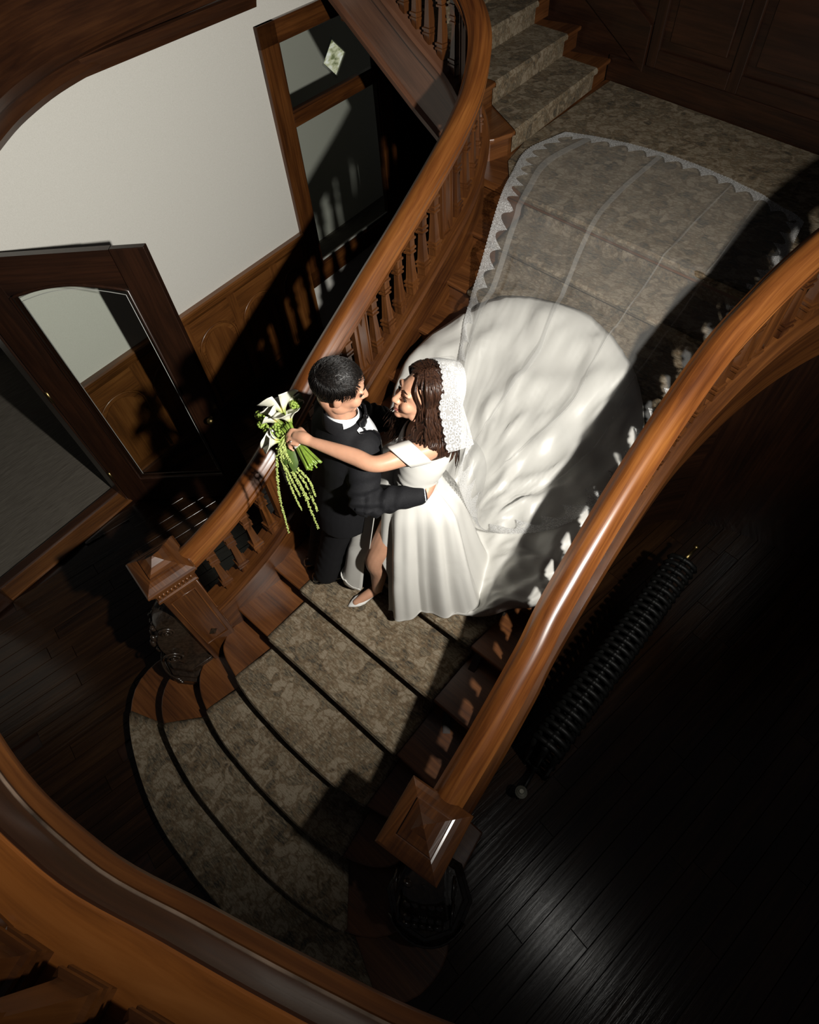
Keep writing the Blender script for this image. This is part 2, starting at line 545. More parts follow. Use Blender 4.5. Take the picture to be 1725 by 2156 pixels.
# stile/rail lattice with arched openings, panels recessed
PER = 0.53; S0 = 0.11
def arch_z(t): return 0.80 + 0.145 * math.sin(math.pi * min(max(t, 0), 1)) ** 0.55
for i in range(5):
    s0 = S0 + i * PER; s1 = min(s0 + PER, 2.66)
    if s0 > 2.5: break
    # spandrel board above the arch
    N = 18; ia, ib = s0 + 0.045, s1 - 0.045
    top = 1.08; vs_ = []; fs = []
    for k in range(N + 1):
        t = k / N; s = ia + (ib - ia) * t; z = arch_z(t)
        vs_ += [W(s, z, 0.03), W(s, top, 0.03), W(s, z, 0.012)]
    for k in range(N):
        a = 3 * k; c = 3 * (k + 1)
        fs += [(a, c, c + 1, a + 1), (a + 2, c + 2, c, a)]
    b_ = MB(); b_.add(vs_, fs); b_.build('arched_spandrel', 'oak_panel', wall_left, fix=False)
    for sa, sb in ((s0, ia), (ib, s1)):
        b_ = MB(); wbox(b_, sa, sb, 0.16, top, 0.012, 0.03); b_.build('wainscot_stile', 'oak_panel', wall_left)
    b_ = MB()
    path = [W(ia + 0.012, 0.2, 0.026)] + [W(ia + 0.012 + (ib - ia - 0.024) * k / N, arch_z(k / N) - 0.012, 0.026) for k in range(N + 1)] + [W(ib - 0.012, 0.2, 0.026)]
    b_.tube(path, 0.009, 6); b_.build('panel_bead', 'oak_panel', wall_left, smooth=True)
    b_ = MB(); vs_ = []; N2 = 14
    for k in range(N2 + 1):
        t = k / N2; s = ia + 0.05 + (ib - ia - 0.10) * t
        vs_ += [W(s, 0.26, 0.022), W(s, arch_z(t) - 0.05, 0.022)]
    b_.add(vs_, [(2 * k, 2 * k + 2, 2 * k + 3, 2 * k + 1) for k in range(N2)]); b_.build('panel', 'oak_panel', wall_left, fix=False)
b_ = MB(); wbox(b_, 0.02, 2.66, 0.0, 0.16, 0.0, 0.04); bb = b_.build('baseboard', 'oak_dark', wall_left, bevel=0.004)
b_ = MB()
cp = [W(2.72, 2.80), W(-0.3, 2.80)]
b_.sweep(cp, [(0.0, -0.01), (0.02, -0.01), (0.03, 0.02), (0.045, 0.05), (0.05, 0.085), (0.0, 0.085)][::-1]); b_.build('crown_moulding', 'oak_dark', wall_left)

# ---- gallery fascia curving out over the wall
FP = spline([(-2.2, 0.05), (-2.75, 0.30), (-3.25, 0.58), (-3.735, 1.02), (-3.965, 1.295), (-4.14, 1.60), (-4.29, 2.05), (-4.42, 2.63), (-4.52, 3.3), (-4.6, 4.2)], 60)
fpath = [(p[0], p[1], 0) for p in FP][::-1]
fprof = [(0.0, 2.80), (0.035, 2.80), (0.045, 2.83), (0.03, 2.86), (0.03, 2.89), (0.055, 2.91), (0.06, 2.95), (0.035, 2.975), (0.02, 3.0), (0.02, 3.42), (0.06, 3.45), (0.06, 3.50), (-0.12, 3.50), (-0.12, 2.80)]
b_ = MB(); b_.sweep(fpath, fprof); fa = b_.build('trim_1', 'oak_dark', None, smooth='auto'); struct(fa, 'dark oak gallery fascia curving above the white wall')

# ---- interior window between hall and vestibule
win = bpy.data.objects.new('window_1', None); COL.objects.link(win); win.location = W(3.4, 0.6); struct(win, 'oak framed glazed screen with two panes')
for nm, s0, s1, z0, z1 in (('frame_stile', 2.66, 2.85, 0.60, 2.69), ('frame_stile', 3.97, 4.16, 0.60, 2.69), ('frame_rail', 2.66, 4.16, 2.55, 2.69), ('frame_rail', 2.85, 3.97, 1.985, 2.085), ('frame_rail', 2.66, 4.16, 0.60, 0.77)):
    b_ = MB(); wbox(b_, s0, s1, z0, z1, -0.05, 0.035); b_.build(nm, 'oak', win, bevel=0.006)
for nm, s0, s1, z0, z1 in (('glazing_bead', 2.85, 2.868, 0.77, 2.55), ('glazing_bead', 3.952, 3.97, 0.77, 2.55), ('glazing_bead', 2.868, 3.952, 2.085, 2.10), ('glazing_bead', 2.868, 3.952, 0.77, 0.79)):
    b_ = MB(); wbox(b_, s0, s1, z0, z1, -0.03, 0.018); b_.build(nm, 'oak_dark', win)
for z0, z1 in ((0.77, 1.985), (2.085, 2.55)):
    b_ = MB(); b_.quad(W(2.85, z0, 0.0), W(3.97, z0, 0.0), W(3.97, z1, 0.0), W(2.85, z1, 0.0)); b_.build('pane', 'glass', win, fix=False)
b_ = MB(); wbox(b_, 2.875, 3.945, 0.77, 0.80, 0.0, 0.012); b_.build('pane_reflection', plain('bevel_reflection', (0.45, 0.46, 0.42), 0.4), win)  # pale strip paints the reflection along the bevelled foot of the pane

# ---- vestibule behind
VD = -1.35
b_ = MB(); 
b_.add([W(-3.5, 0.004, -0.17), W(6.2, 0.004, -0.17), W(6.2, 0.004, VD), W(1.6, 0.004, VD), W(1.6, 0.004, -3.2), W(-3.5, 0.004, -3.2)], [(0, 1, 2, 3, 4, 5)])
vf = struct(b_.build('floor_vestibule', 'vestibule_carpet', None, fix=False), 'grey striped carpet in the vestibule beyond the door')
DS, DZ = 4.88, 1.75
dh, dw_ = 0.175, 0.20
b_ = MB()
D = [(DS - dw_, DZ), (DS, DZ - dh), (DS + dw_, DZ), (DS, DZ + dh)]
out_ = [(1.6, 0.0), (6.4, 0.0), (6.4, 3.4), (1.6, 3.4)]
vsd = [W(s, z, VD) for s, z in D] + [W(s, z, VD) for s, z in out_]
b_.add(vsd, [(4, 5, 1, 0), (5, 6, 2, 1), (6, 7, 3, 2), (7, 4, 0, 3)])
b_.add([W(1.6, 0, VD), W(1.6, 0, -3.2), W(1.6, 3.4, -3.2), W(1.6, 3.4, VD)], [(0, 1, 2, 3)])
b_.add([W(1.6, 0, -3.2), W(-3.5, 0, -3.2), W(-3.5, 3.4, -3.2), W(1.6, 3.4, -3.2)], [(0, 1, 2, 3)])
wv = struct(b_.build('wall_vestibule', 'plaster', None, fix=False), 'pale plaster wall of the vestibule seen through glass')
b_ = MB()
fr = [W(DS - dw_, DZ, VD + 0.0), W(DS, DZ - dh, VD), W(DS + dw_, DZ, VD), W(DS, DZ + dh, VD), W(DS - dw_, DZ, VD)]
b_.tube(fr, 0.014, 6, caps=False); b_.build('window_trim', plain('white_trim', (0.5, 0.5, 0.46), 0.5), wv)
def daylight():
    m, nt, b = newmat('daylight_outside')
    tc = nt.nodes.new('ShaderNodeTexCoord')
    mp = nt.nodes.new('ShaderNodeMapping'); mp.inputs['Scale'].default_value = (4, 9, 22)
    nt.links.new(tc.outputs['Object'], mp.inputs[0])
    n = nt.nodes.new('ShaderNodeTexNoise'); n.inputs['Scale'].default_value = 1.0; n.inputs['Detail'].default_value = 3
    nt.links.new(mp.outputs[0], n.inputs['Vector'])
    r = ramp(nt, [(0.35, (0.16, 0.18, 0.08)), (0.5, (0.55, 0.55, 0.36)), (0.65, (0.8, 0.8, 0.72))])
    nt.links.new(n.outputs[0], r.inputs[0])
    nt.links.new(r.outputs[0], b.inputs['Emission Color']); b.inputs['Emission Strength'].default_value = 0.75
    b.inputs['Base Color'].default_value = (0, 0, 0, 1)
    return m
b_ = MB(); b_.quad(W(DS - .35, DZ - .4, VD - .12), W(DS + .35, DZ - .4, VD - .12), W(DS + .35, DZ + .4, VD - .12), W(DS - .35, DZ + .4, VD - .12))
b_.build('daylight_view', daylight(), wv, fix=False)

# ---- doorway and open glazed door
dj = bpy.data.objects.new('trim_2', None); COL.objects.link(dj); dj.location = W(-0.6, 0); struct(dj, 'oak door casing and threshold')
b_ = MB(); wbox(b_, -1.25, 0.0, 0.0, 0.028, -0.19, 0.06); b_.build('threshold', 'oak_panel', dj, bevel=0.008)
b_ = MB(); wbox(b_, -1.25, 0.0, 0.0, 0.045, -0.19, -0.10); b_.build('threshold_step', 'oak_dark', dj, bevel=0.008)
b_ = MB(); wbox(b_, -1.42, -1.22, 0.0, 2.5, -0.16, 0.05); b_.build('casing', 'oak_door', dj, bevel=0.008)
b_ = MB(); wbox(b_, -1.44, -1.20, 0.0, 0.25, -0.16, 0.07); b_.build('plinth_block', 'oak_door', dj, bevel=0.01)
b_ = MB(); wbox(b_, -0.03, 0.05, 0.0, 2.40, -0.16, 0.02); b_.build('casing', 'oak_door', dj, bevel=0.006)
b_ = MB(); wbox(b_, -1.42, 0.05, 2.34, 2.48, -0.16, 0.045); b_.build('casing', 'oak_door', dj, bevel=0.006)

door = bpy.data.objects.new('door_1', None); COL.objects.link(door); door.location = (WH.x + 0.06, WH.y, 0); struct(door, 'open dark oak door with one tall arched glass pane')
DA = math.radians(41.2); dd = Vector((math.cos(DA), math.sin(DA), 0)); dn = Vector((dd.y, -dd.x, 0))
DO = WH + wn * 0.03
DWD, DHT = 1.17, 2.30
def Dp(a, z, off=0.0):
    q = DO + dd * a + dn * off
    return (q.x, q.y, z)
def dbox(mb, a0, a1, z0, z1, o0, o1):
    vs_ = [Dp(a0, z0, o0), Dp(a1, z0, o0), Dp(a1, z0, o1), Dp(a0, z0, o1), Dp(a0, z1, o0), Dp(a1, z1, o0), Dp(a1, z1, o1), Dp(a0, z1, o1)]
    return mb.add(vs_, [(3, 2, 1, 0), (4, 5, 6, 7), (0, 1, 5, 4), (1, 2, 6, 5), (2, 3, 7, 6), (3, 0, 4, 7)])
TH = 0.048
ga, gb, gz0, gz1 = 0.225, 0.965, 0.30, 2.055
for a0, a1 in ((0.0, ga), (gb, DWD)):
    b_ = MB(); dbox(b_, a0, a1, 0.012, DHT, -TH / 2, TH / 2); b_.build('stile', 'oak_door', door, bevel=0.005)
b_ = MB(); dbox(b_, ga, gb, 0.012, gz0, -TH / 2, TH / 2); b_.build('bottom_rail', 'oak_door', door, bevel=0.005)
b_ = MB(); N = 20; vs_ = []; fs = []
def door_arch(t): return gz1 + 0.06 * math.sin(math.pi * t)
for k in range(N + 1):
    t = k / N; a = ga + (gb - ga) * t
    for z, o in ((door_arch(t), -TH / 2), (DHT, -TH / 2), (DHT, TH / 2), (door_arch(t), TH / 2)):
        vs_.append(Dp(a, z, o))
for k in range(N):
    for j in range(4):
        fs.append((4 * k + j, 4 * (k + 1) + j, 4 * (k + 1) + (j + 1) % 4, 4 * k + (j + 1) % 4))
b_.add(vs_, fs); b_.build('top_rail', 'oak_door', door)
for off in (-TH / 2, TH / 2):
    b_ = MB()
    path = [Dp(ga + 0.008, gz0 + 0.008, off)] + [Dp(ga + 0.008 + (gb - ga - 0.016) * k / N, door_arch(k / N) - 0.008, off) for k in range(N + 1)] + [Dp(gb - 0.008, gz0 + 0.008, off), Dp(ga + 0.008, gz0 + 0.008, off)]
    b_.tube(path, 0.011, 6, caps=False); b_.build('glazing_moulding', 'oak_door', door, smooth=True)
b_ = MB(); vs_ = []
for k in range(N + 1):
    t = k / N; a = ga + (gb - ga) * t
    vs_ += [Dp(a, gz0, 0.0), Dp(a, door_arch(t), 0.0)]
b_.add(vs_, [(2 * k, 2 * k + 2, 2 * k + 3, 2 * k + 1) for k in range(N)]); b_.build('pane', 'glass', door, fix=False)
b_ = MB()   # pale line painting the light caught along the pane's cut bevel
path = [Dp(ga + 0.045, gz0 + 0.05, 0.002)] + [Dp(ga + 0.045 + (gb - ga - 0.09) * k / N, door_arch(k / N) - 0.05, 0.002) for k in range(N + 1)] + [Dp(gb - 0.045, gz0 + 0.05, 0.002)]
b_.tube(path, 0.0022, 5, caps=False)
b_.build('bevel_glint', plain('glint_line', (0.42, 0.43, 0.40), 0.3, spec=0.3), door, smooth=True)
b_ = MB(); b_.tube([Dp(1.10, 1.0, 0.03), Dp(1.10, 1.0, 0.065)], 0.012, 8); b_.ell(Dp(1.10, 1.0, 0.085), (0.028, 0.028, 0.028)); b_.build('knob', 'brass', door, smooth=True)
for z in (0.3, 1.2, 2.05):
    b_ = MB(); b_.tube([Dp(0.0, z, 0.02), Dp(0.0, z + 0.1, 0.02)], 0.012, 8); b_.build('hinge', 'brass', door, smooth=True)

# ---- back wall of the landing
BW0 = Vector((-2.503, 5.284, 0)); bwd = Vector((0.968, -0.2515, 0)).normalized(); bwn = Vector((bwd.y, -bwd.x, 0))  # toward the hall
def BWp(s, z, off=0.0):
    q = BW0 + bwd * s + bwn * off
    return (q.x, q.y, z)
def bbox(mb, s0, s1, z0, z1, o0, o1):
    vs_ = [BWp(s0, z0, o0), BWp(s1, z0, o0), BWp(s1, z0, o1), BWp(s0, z0, o1), BWp(s0, z1, o0), BWp(s1, z1, o0), BWp(s1, z1, o1), BWp(s0, z1, o1)]
    return mb.add(vs_, [(3, 2, 1, 0), (4, 5, 6, 7), (0, 1, 5, 4), (1, 2, 6, 5), (2, 3, 7, 6), (3, 0, 4, 7)])
LZ = 14 * R_
b_ = MB(); bbox(b_, -2.8, 4.2, 0.0, 4.6, -0.15, 0.0)
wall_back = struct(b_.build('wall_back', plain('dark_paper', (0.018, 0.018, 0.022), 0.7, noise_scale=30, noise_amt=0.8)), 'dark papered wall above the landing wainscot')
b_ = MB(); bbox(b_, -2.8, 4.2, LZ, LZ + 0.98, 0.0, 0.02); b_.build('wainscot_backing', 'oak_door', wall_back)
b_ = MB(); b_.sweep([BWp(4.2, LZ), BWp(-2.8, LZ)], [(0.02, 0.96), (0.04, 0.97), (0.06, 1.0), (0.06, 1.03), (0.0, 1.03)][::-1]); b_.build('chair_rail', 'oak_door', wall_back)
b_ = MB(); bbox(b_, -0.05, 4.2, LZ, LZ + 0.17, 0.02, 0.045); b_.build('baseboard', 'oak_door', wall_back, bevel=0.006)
for i in range(5):
    s0 = 0.32 + i * 0.72
    for sa, sb, za, zb in ((s0, s0 + 0.09, 0.17, 0.96), (s0 + 0.09, s0 + 0.72, 0.82, 0.96), (s0 + 0.09, s0 + 0.72, 0.17, 0.28)):
        b_ = MB(); bbox(b_, sa, sb, LZ + za, LZ + zb, 0.02, 0.045); b_.build('panel_frame', 'oak_door', wall_back, bevel=0.006)
    b_ = MB(); bbox(b_, s0 + 0.16, s0 + 0.65, LZ + 0.34, LZ + 0.76, 0.02, 0.034); b_.build('panel', 'oak_door', wall_back, bevel=0.012)
# raking skirt that follows the upper flight on the wall
b_ = MB(); vs_ = []
for s, zt in ((0.30, 0.17), (-2.8, 1.68)):
    for dz, o in ((-0.05, 0.02), (0.24, 0.02), (0.24, 0.05), (-0.05, 0.05)):
        vs_.append(BWp(s, LZ + zt + dz, o))
b_.add(vs_, [(0, 1, 2, 3), (7, 6, 5, 4), (0, 4, 5, 1), (1, 5, 6, 2), (2, 6, 7, 3), (3, 7, 4, 0)]); b_.build('raking_skirt', 'oak_door', wall_back, bevel=0.006)

# ================================================================== STAIRCASE
RL = [(-2.085, 0.245), (-2.045, 0.42), (-2.015, 0.62), (-2.01, 0.85), (-2.04, 1.15), (-2.083, 1.42), (-2.12, 1.88), (-2.16, 2.38), (-2.217, 2.83), (-2.30, 3.10), (-2.44, 3.32), (-2.68, 3.46), (-3.1, 3.555), (-3.6, 3.67), (-4.3, 3.835)]
RLz = [noz(y) for x, y in RL[:9]] + [2.045, 2.20, 2.345, 2.54, 2.775, 3.10]
RR = [(-0.262, 0.235), (-0.27, 0.40), (-0.283, 0.6), (-0.31, 0.9), (-0.34, 1.125), (-0.372, 1.68), (-0.372, 2.19), (-0.338, 2.45), (-0.285, 2.68), (-0.21, 2.9), (-0.10, 3.12), (0.06, 3.28), (0.4, 3.42), (0.9, 3.50)]
RRz = [noz(y) for x, y in RR[:10]] + [2.03, 2.13, 2.28, 2.5]
LP = spline([(a, b, c) for (a, b), c in zip(RL, RLz)], 130)
RP = spline([(a, b, c) for (a, b), c in zip(RR, RRz)], 110)
def xL(y):
    m_ = LP[:, 1] < 3.05
    return float(np.interp(y, LP[m_, 1], LP[m_, 0]))
def xR(y):
    m_ = RP[:, 1] < 3.05
    return float(np.interp(y, RP[m_, 1], RP[m_, 0]))

LOW = {1: [(0, -.82), (.4, -.80), (.75, -.72), (1.05, -.60), (1.24, -.45), (1.30, -.28), (1.27, -.12), (1.14, .02)],
       2: [(0, -.53), (.35, -.52), (.7, -.46), (.92, -.37), (1.03, -.24), (1.04, -.1), (.99, .02)],
       3: [(0, -.245), (.35, -.23), (.6, -.18), (.75, -.12), (.84, -.03), (.87, .1)],
       4: [(0, .02), (.35, .035), (.6, .08), (.74, .125), (.80, .2)]}
def skew(k): return 0.03 * max(0, k - 9)
def nosing(k):
    """plan polyline of a nosing, left to right"""
    if k in LOW:
        h = spline(LOW[k], 26)
        left = [(CX - w_, y) for w_, y in h[::-1]]
        rightp = [(CX + w_, y) for w_, y in h[1:]]
        return left + rightp
    y = ynos(k)
    ex = 0.01 + 0.05 * max(0, k - 11)
    xl, xr = xL(y) - ex, xR(y) + 0.01
    return [(x, y - skew(k) * (x - CX)) for x in np.linspace(xl, xr, 12)]
def nos_y(k, x):
    if k in LOW:
        h = spline(LOW[k], 60)
        m_ = np.argmax(h[:, 0]) + 1
        return float(np.interp(abs(x - CX), h[:m_, 0], h[:m_, 1]))
    return ynos(k) - skew(k) * (x - CX)

stair = thing('staircase', 'wide oak staircase flaring at its foot and dividing at a landing', 'staircase', (CX, -0.8, 0))
def inset(pl_, d):
    """shift a nosing polyline back up the stair"""
    A = np.array(pl_); T = np.gradient(A, axis=0); T /= np.linalg.norm(T, axis=1)[:, None] + 1e-9
    Nn = np.stack([-T[:, 1], T[:, 0]], 1)
    return A + Nn * d
for k in range(1, 14):
    n = nosing(k)
    if k <= 4:
        poly = n + [(n[-1][0] - 0.05, 0.42), (n[0][0] + 0.05, 0.42)]
        if k == 4: poly = n + [(CX + 0.85, 0.46), (CX - 0.85, 0.46)]
    else:
        nb = nosing(k + 1)
        poly = n + [(x, y + 0.06) for x, y in nb[::-1]]
    b_ = MB(); b_.prism(poly, k * R_ - 0.03, k * R_); b_.build('tread', 'oak_tread', stair, bevel=0.009)
for k in range(1, 15):
    rr = inset(nosing(k), 0.028)
    vs_ = []; fs = []
    rb = inset(nosing(k), 0.048)
    for a, c in zip(rr, rb):
        vs_ += [(a[0], a[1], (k - 1) * R_), (a[0], a[1], k * R_ - 0.028), (c[0], c[1], k * R_ - 0.028), (c[0], c[1], (k - 1) * R_)]
    for i in range(len(rr) - 1):
        for j in range(4):
            fs.append((4 * i + j, 4 * (i + 1) + j, 4 * (i + 1) + (j + 1) % 4, 4 * i + (j + 1) % 4))
    b_ = MB(); b_.add(vs_, fs); b_.build('riser', 'oak_tread', stair)
# landing
n14 = nosing(14)
lp = n14 + [(0.3, 3.45), (1.2, 3.52), (1.6, 3.6), BWp(3.9, 0)[:2], BWp(-0.05, 0)[:2], (-2.62, 3.46), (-2.40, 3.30), (-2.30, 3.16)]
b_ = MB(); b_.prism(lp, LZ - 0.05, LZ); b_.build('landing', 'oak_tread', stair, bevel=0.009)
# upper flight to the left of the landing
def n2x(k, y): return -2.42 - 0.345 * (k - 15) - 0.075 * (y - 3.73)
def y2s(x): return 3.42 - 0.2353 * (x + 2.70)   # string line
def y2w(x): return 5.284 - 0.26 * (x + 2.503)
for k in range(15, 21):
    z = k * R_
    x0 = n2x(k, 3.7)
    ya = float(np.interp(-(x0 - 0.25), -LP[60:, 0], LP[60:, 1])) + 0.03
    fr = [(n2x(k, ya) - 0.14, ya - 0.0), (n2x(k, ya + 0.1) - 0.06, ya + 0.08), (n2x(k, ya + 0.22) - 0.0, ya + 0.22)] + [(n2x(k, y), y) for y in np.linspace(ya + 0.35, y2w(x0) - 0.02, 6)]
    back = [(x - 0.42, y) for x, y in fr[::-1]]
    b_ = MB(); b_.prism(fr + back, z - 0.03, z); b_.build('tread', 'oak_tread', stair, bevel=0.009)
    rr = [(x - 0.03, y) for x, y in fr]; rb = [(x - 0.02, y) for x, y in rr]
    vs_ = []; fs = []
    for a, c in zip(rr, rb):
        vs_ += [(a[0], a[1], z - R_), (a[0], a[1], z - 0.028), (c[0], c[1], z - 0.028), (c[0], c[1], z - R_)]
    for i in range(len(rr) - 1):
        for j in range(4):
            fs.append((4 * i + j, 4 * (i + 1) + j, 4 * (i + 1) + (j + 1) % 4, 4 * i + (j + 1) % 4))
    b_ = MB(); b_.add(vs_, fs); b_.build('riser', 'oak_tread', stair)

# closed strings with cap mouldings, and panelling below
SP = [(-0.055, -0.17), (-0.055, 0.145), (-0.075, 0.15), (-0.08, 0.17), (-0.068, 0.195), (0.068, 0.195), (0.08, 0.17), (0.075, 0.15), (0.055, 0.145), (0.055, -0.17)]
for P_ in (LP[:88], RP):
    b_ = MB(); b_.sweep(P_, SP); b_.build('string', 'oak', stair, smooth='auto')
SP2 = [(0.055, -0.25), (0.085, -0.25), (0.09, -0.21), (0.06, -0.19), (0.055, -0.17), (0.055, 0.09), (0.075, 0.10), (0.075, 0.145), (0.085, 0.17), (0.075, 0.195), (-0.075, 0.195), (-0.06, 0.15), (-0.06, -0.25)]
b_ = MB(); b_.sweep(LP[84:], SP2); b_.build('string', 'bare_wood', stair, smooth='auto')
RPin = np.array([(p[0] - (0.30 if i > 12 else 0.30 * i / 12), p[1], p[2]) for i, p in enumerate(RP)])
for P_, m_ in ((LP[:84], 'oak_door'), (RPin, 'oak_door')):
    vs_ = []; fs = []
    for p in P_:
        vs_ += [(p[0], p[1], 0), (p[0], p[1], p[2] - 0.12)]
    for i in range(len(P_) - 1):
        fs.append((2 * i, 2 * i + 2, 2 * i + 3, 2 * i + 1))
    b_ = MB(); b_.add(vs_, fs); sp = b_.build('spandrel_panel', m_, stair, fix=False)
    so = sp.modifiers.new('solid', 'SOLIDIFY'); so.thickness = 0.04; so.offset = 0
# base moulding on the outside of the right-hand spandrel
b_ = MB(); b_.sweep([(p[0] + 0.03, p[1], 0) for p in RPin[:70]], [(-0.05, 0.0), (-0.05, 0.14), (-0.03, 0.17), (0.0, 0.17), (0.0, 0.0)]); b_.build('baseboard', 'oak_dark', stair)

# ---- carpet runner: one continuous strip
def cedge(k):
    tab = {1: (1.13, -1.13), 2: (.80, -.82), 3: (.585, -.60), 4: (.535, -.56), 5: (.50, -.545), 6: (.50, -.545), 7: (.50, -.55)}
    if k in tab: return tab[k]
    t = (k - 7) / 7.0
    return (.50 + .33 * t, -.55 - .28 * t)
NU = 40
rows = []
TK = 0.009
for k in range(1, 15):
    a, b2 = cedge(k)
    xs = [CX - (a + (b2 - a) * i / NU) for i in range(NU + 1)]
    ys = [nos_y(k, x) for x in xs]
    z = k * R_
    rows.append([(x, y + 0.022, z - R_ + TK) for x, y in zip(xs, ys)])
    rows.append([(x, y + 0.020, z - 0.034) for x, y in zip(xs, ys)])
    rows.append([(x, y - 0.006, z - 0.030) for x, y in zip(xs, ys)])
    rows.append([(x, y - 0.011, z - 0.012) for x, y in zip(xs, ys)])
    rows.append([(x, y - 0.002, z + TK * 0.8) for x, y in zip(xs, ys)])
    rows.append([(x, y + 0.02, z + TK) for x, y in zip(xs, ys)])
b_ = MB(); b_.grid(rows)
carp = b_.build('stair_carpet', 'carpet', None, smooth='auto', fix=False)
tag(carp, 'patterned beige and grey carpet runner down the middle of the stairs', 'carpet')
so = carp.modifiers.new('solid', 'SOLIDIFY'); so.thickness = 0.006; so.offset = -1
# landing carpet
a, b2 = cedge(14)
front = [(CX - (a + (b2 - a) * i / 20), nos_y(14, CX - (a + (b2 - a) * i / 20)) + 0.01) for i in range(21)]
lc = front + [(0.2, 3.55), (1.0, 3.65), BWp(3.2, 0, 0.06)[:2], BWp(0.02, 0, 0.06)[:2], (-2.475, 4.4), (-2.46, 3.95), (-2.38, 3.62), (-2.20, 3.38)]
b_ = MB(); b_.prism(lc, LZ + 0.001, LZ + TK)
lc_o = b_.build('landing_carpet', 'carpet', None); tag(lc_o, 'patterned beige carpet covering the dark landing', 'carpet')
# carpet on the upper flight
rows = []
for k in range(15, 21):
    z = k * R_; N = 16
    ya = 3.74 + 0.26 * min(k - 15, 1) + 0.08 * max(0, k - 16); yb = 4.99 + 0.09 * (k - 15)
    ys = np.linspace(ya, yb, N)
    rows.append([(n2x(k, y) - 0.020, y, z - R_ + TK) for y in ys])
    rows.append([(n2x(k, y) - 0.018, y, z - 0.034) for y in ys])
    rows.append([(n2x(k, y) + 0.008, y, z - 0.026) for y in ys])
    rows.append([(n2x(k, y) + 0.010, y, z - 0.006) for y in ys])
    rows.append([(n2x(k, y) - 0.004, y, z + TK) for y in ys])
b_ = MB(); b_.grid(rows); c2 = b_.build('stair_carpet', 'carpet', None, smooth='auto', fix=False)
tag(c2, 'patterned carpet climbing the upper flight to the left', 'carpet')

# ================================================================== BALUSTRADES
RAILP = [(-0.058, -0.085), (-0.064, -0.055), (-0.052, -0.045), (-0.066, -0.03), (-0.068, -0.012), (-0.055, 0.0), (-0.050, 0.006), (-0.040, 0.022), (-0.022, 0.033), (0.0, 0.037), (0.022, 0.033), (0.040, 0.022), (0.050, 0.006), (0.055, 0.0), (0.068, -0.012), (0.066, -0.03), (0.052, -0.045), (0.064, -0.055), (0.058, -0.085)]
RH = 0.685
def rail_path(P_): return [(p[0], p[1], p[2] + RH) for p in P_]
BH = RH - 0.085 - 0.195 + 0.01
def baluster_mesh():
    b_ = MB(); h = BH; e = 0.0
    k = h / 0.415
    prof = [(0.0, .027), (.045, .027), (.047, .035), (.058, .035), (.060, .028), (.070, .028), (.072, .035), (.083, .035), (.086, .026), (.10, .024), (.255, .015), (.258, .027), (.268, .027), (.271, .020), (.280, .020), (.283, .028), (.295, .028), (.298, .022), (.335, .022), (.338, .029), (.350, .029), (.353, .023), (.415, .023)]
    b_.stack((0, 0, 0), [(z * k, w_) for z, w_ in prof])
    me = b_.mesh('baluster'); me.materials.append(M['oak']); return me
BAL = baluster_mesh()
def board_mesh():
    b_ = MB(); h = BH; hw = 0.055; t = 0.012
    # outline with notched waist
    out_ = [(-hw, 0), (hw, 0), (hw, h), (-hw, h)]
    vs_ = [(x, -t, z) for x, z in out_] + [(x, t, z) for x, z in out_]
    b_.add(vs_, [(0, 1, 2, 3), (7, 6, 5, 4), (0, 4, 5, 1), (1, 5, 6, 2), (2, 6, 7, 3), (3, 7, 4, 0)])
    for sg in (-1, 1):
        # raised lozenge strip with V cut ends
        y0 = sg * t; y1 = sg * (t + 0.010)
        pts = [(-0.026, 0.03), (0.0, 0.10), (0.026, 0.03), (0.030, 0.05), (0.030, h - 0.05), (0.026, h - 0.03), (0.0, h - 0.10), (-0.026, h - 0.03), (-0.030, h - 0.05), (-0.030, 0.05)]
        n = len(pts)
        vs_ = [(x, y0, z) for x, z in pts] + [(x * 0.86, y1, z) for x, z in pts]
        fs = [(i, (i + 1) % n, n + (i + 1) % n, n + i) for i in range(n)]
        # cap faces split into convex pieces
        m_ = [n + i for i in range(n)]
        fs += [(m_[0], m_[1], m_[9]), (m_[1], m_[2], m_[3]), (m_[1], m_[3], m_[4], m_[6], m_[8], m_[9]), (m_[4], m_[5], m_[6]), (m_[6], m_[7], m_[8])]
        b_.add(vs_, fs)
        for zz in (0.012, h - 0.02):
            b_.box((0, sg * (t + 0.006), zz), (2 * hw + 0.012, 0.014, 0.016))
    for sx in (-1, 1):
        b_.box((sx * hw, 0, h / 2), (0.010, 0.036, h))
    me = b_.mesh('notched_board'); me.materials.append(M['oak']); return me
BRD = board_mesh()
def place_balusters(P_, parent, spacing, start, skip_end, board_every=6, phase=3, zoff=0.195, kind=(BAL, BRD)):
    P_ = np.array(P_); seg = np.linalg.norm(np.diff(P_[:, :2], axis=0), axis=1); L = np.r_[0, np.cumsum(seg)]
    i = 0; d = start
    while d < L[-1] - skip_end:
        p = [float(np.interp(d, L, P_[:, j])) for j in range(3)]
        q = [float(np.interp(min(d + 0.03, L[-1]), L, P_[:, j])) for j in range(2)]
        o = [float(np.interp(max(d - 0.03, 0), L, P_[:, j])) for j in range(2)]
        rz = math.atan2(q[1] - o[1], q[0] - o[0])
        if i % board_every == phase:
            inst('notched_board', kind[1], parent, (p[0], p[1], p[2] + zoff - 0.005), rz)
        else:
            inst('baluster', kind[0], parent, (p[0], p[1], p[2] + zoff - 0.005), rz)
        i += 1; d += spacing
bl = thing('stair_balustrade', 'oak balustrade on the left of the stairs behind the couple', 'balustrade', (RL[0][0], RL[0][1], 0.6), 'stair balustrades')
b_ = MB(); b_.sweep(rail_path(LP), RAILP); b_.build('handrail', 'oak_rail', bl, smooth='auto')
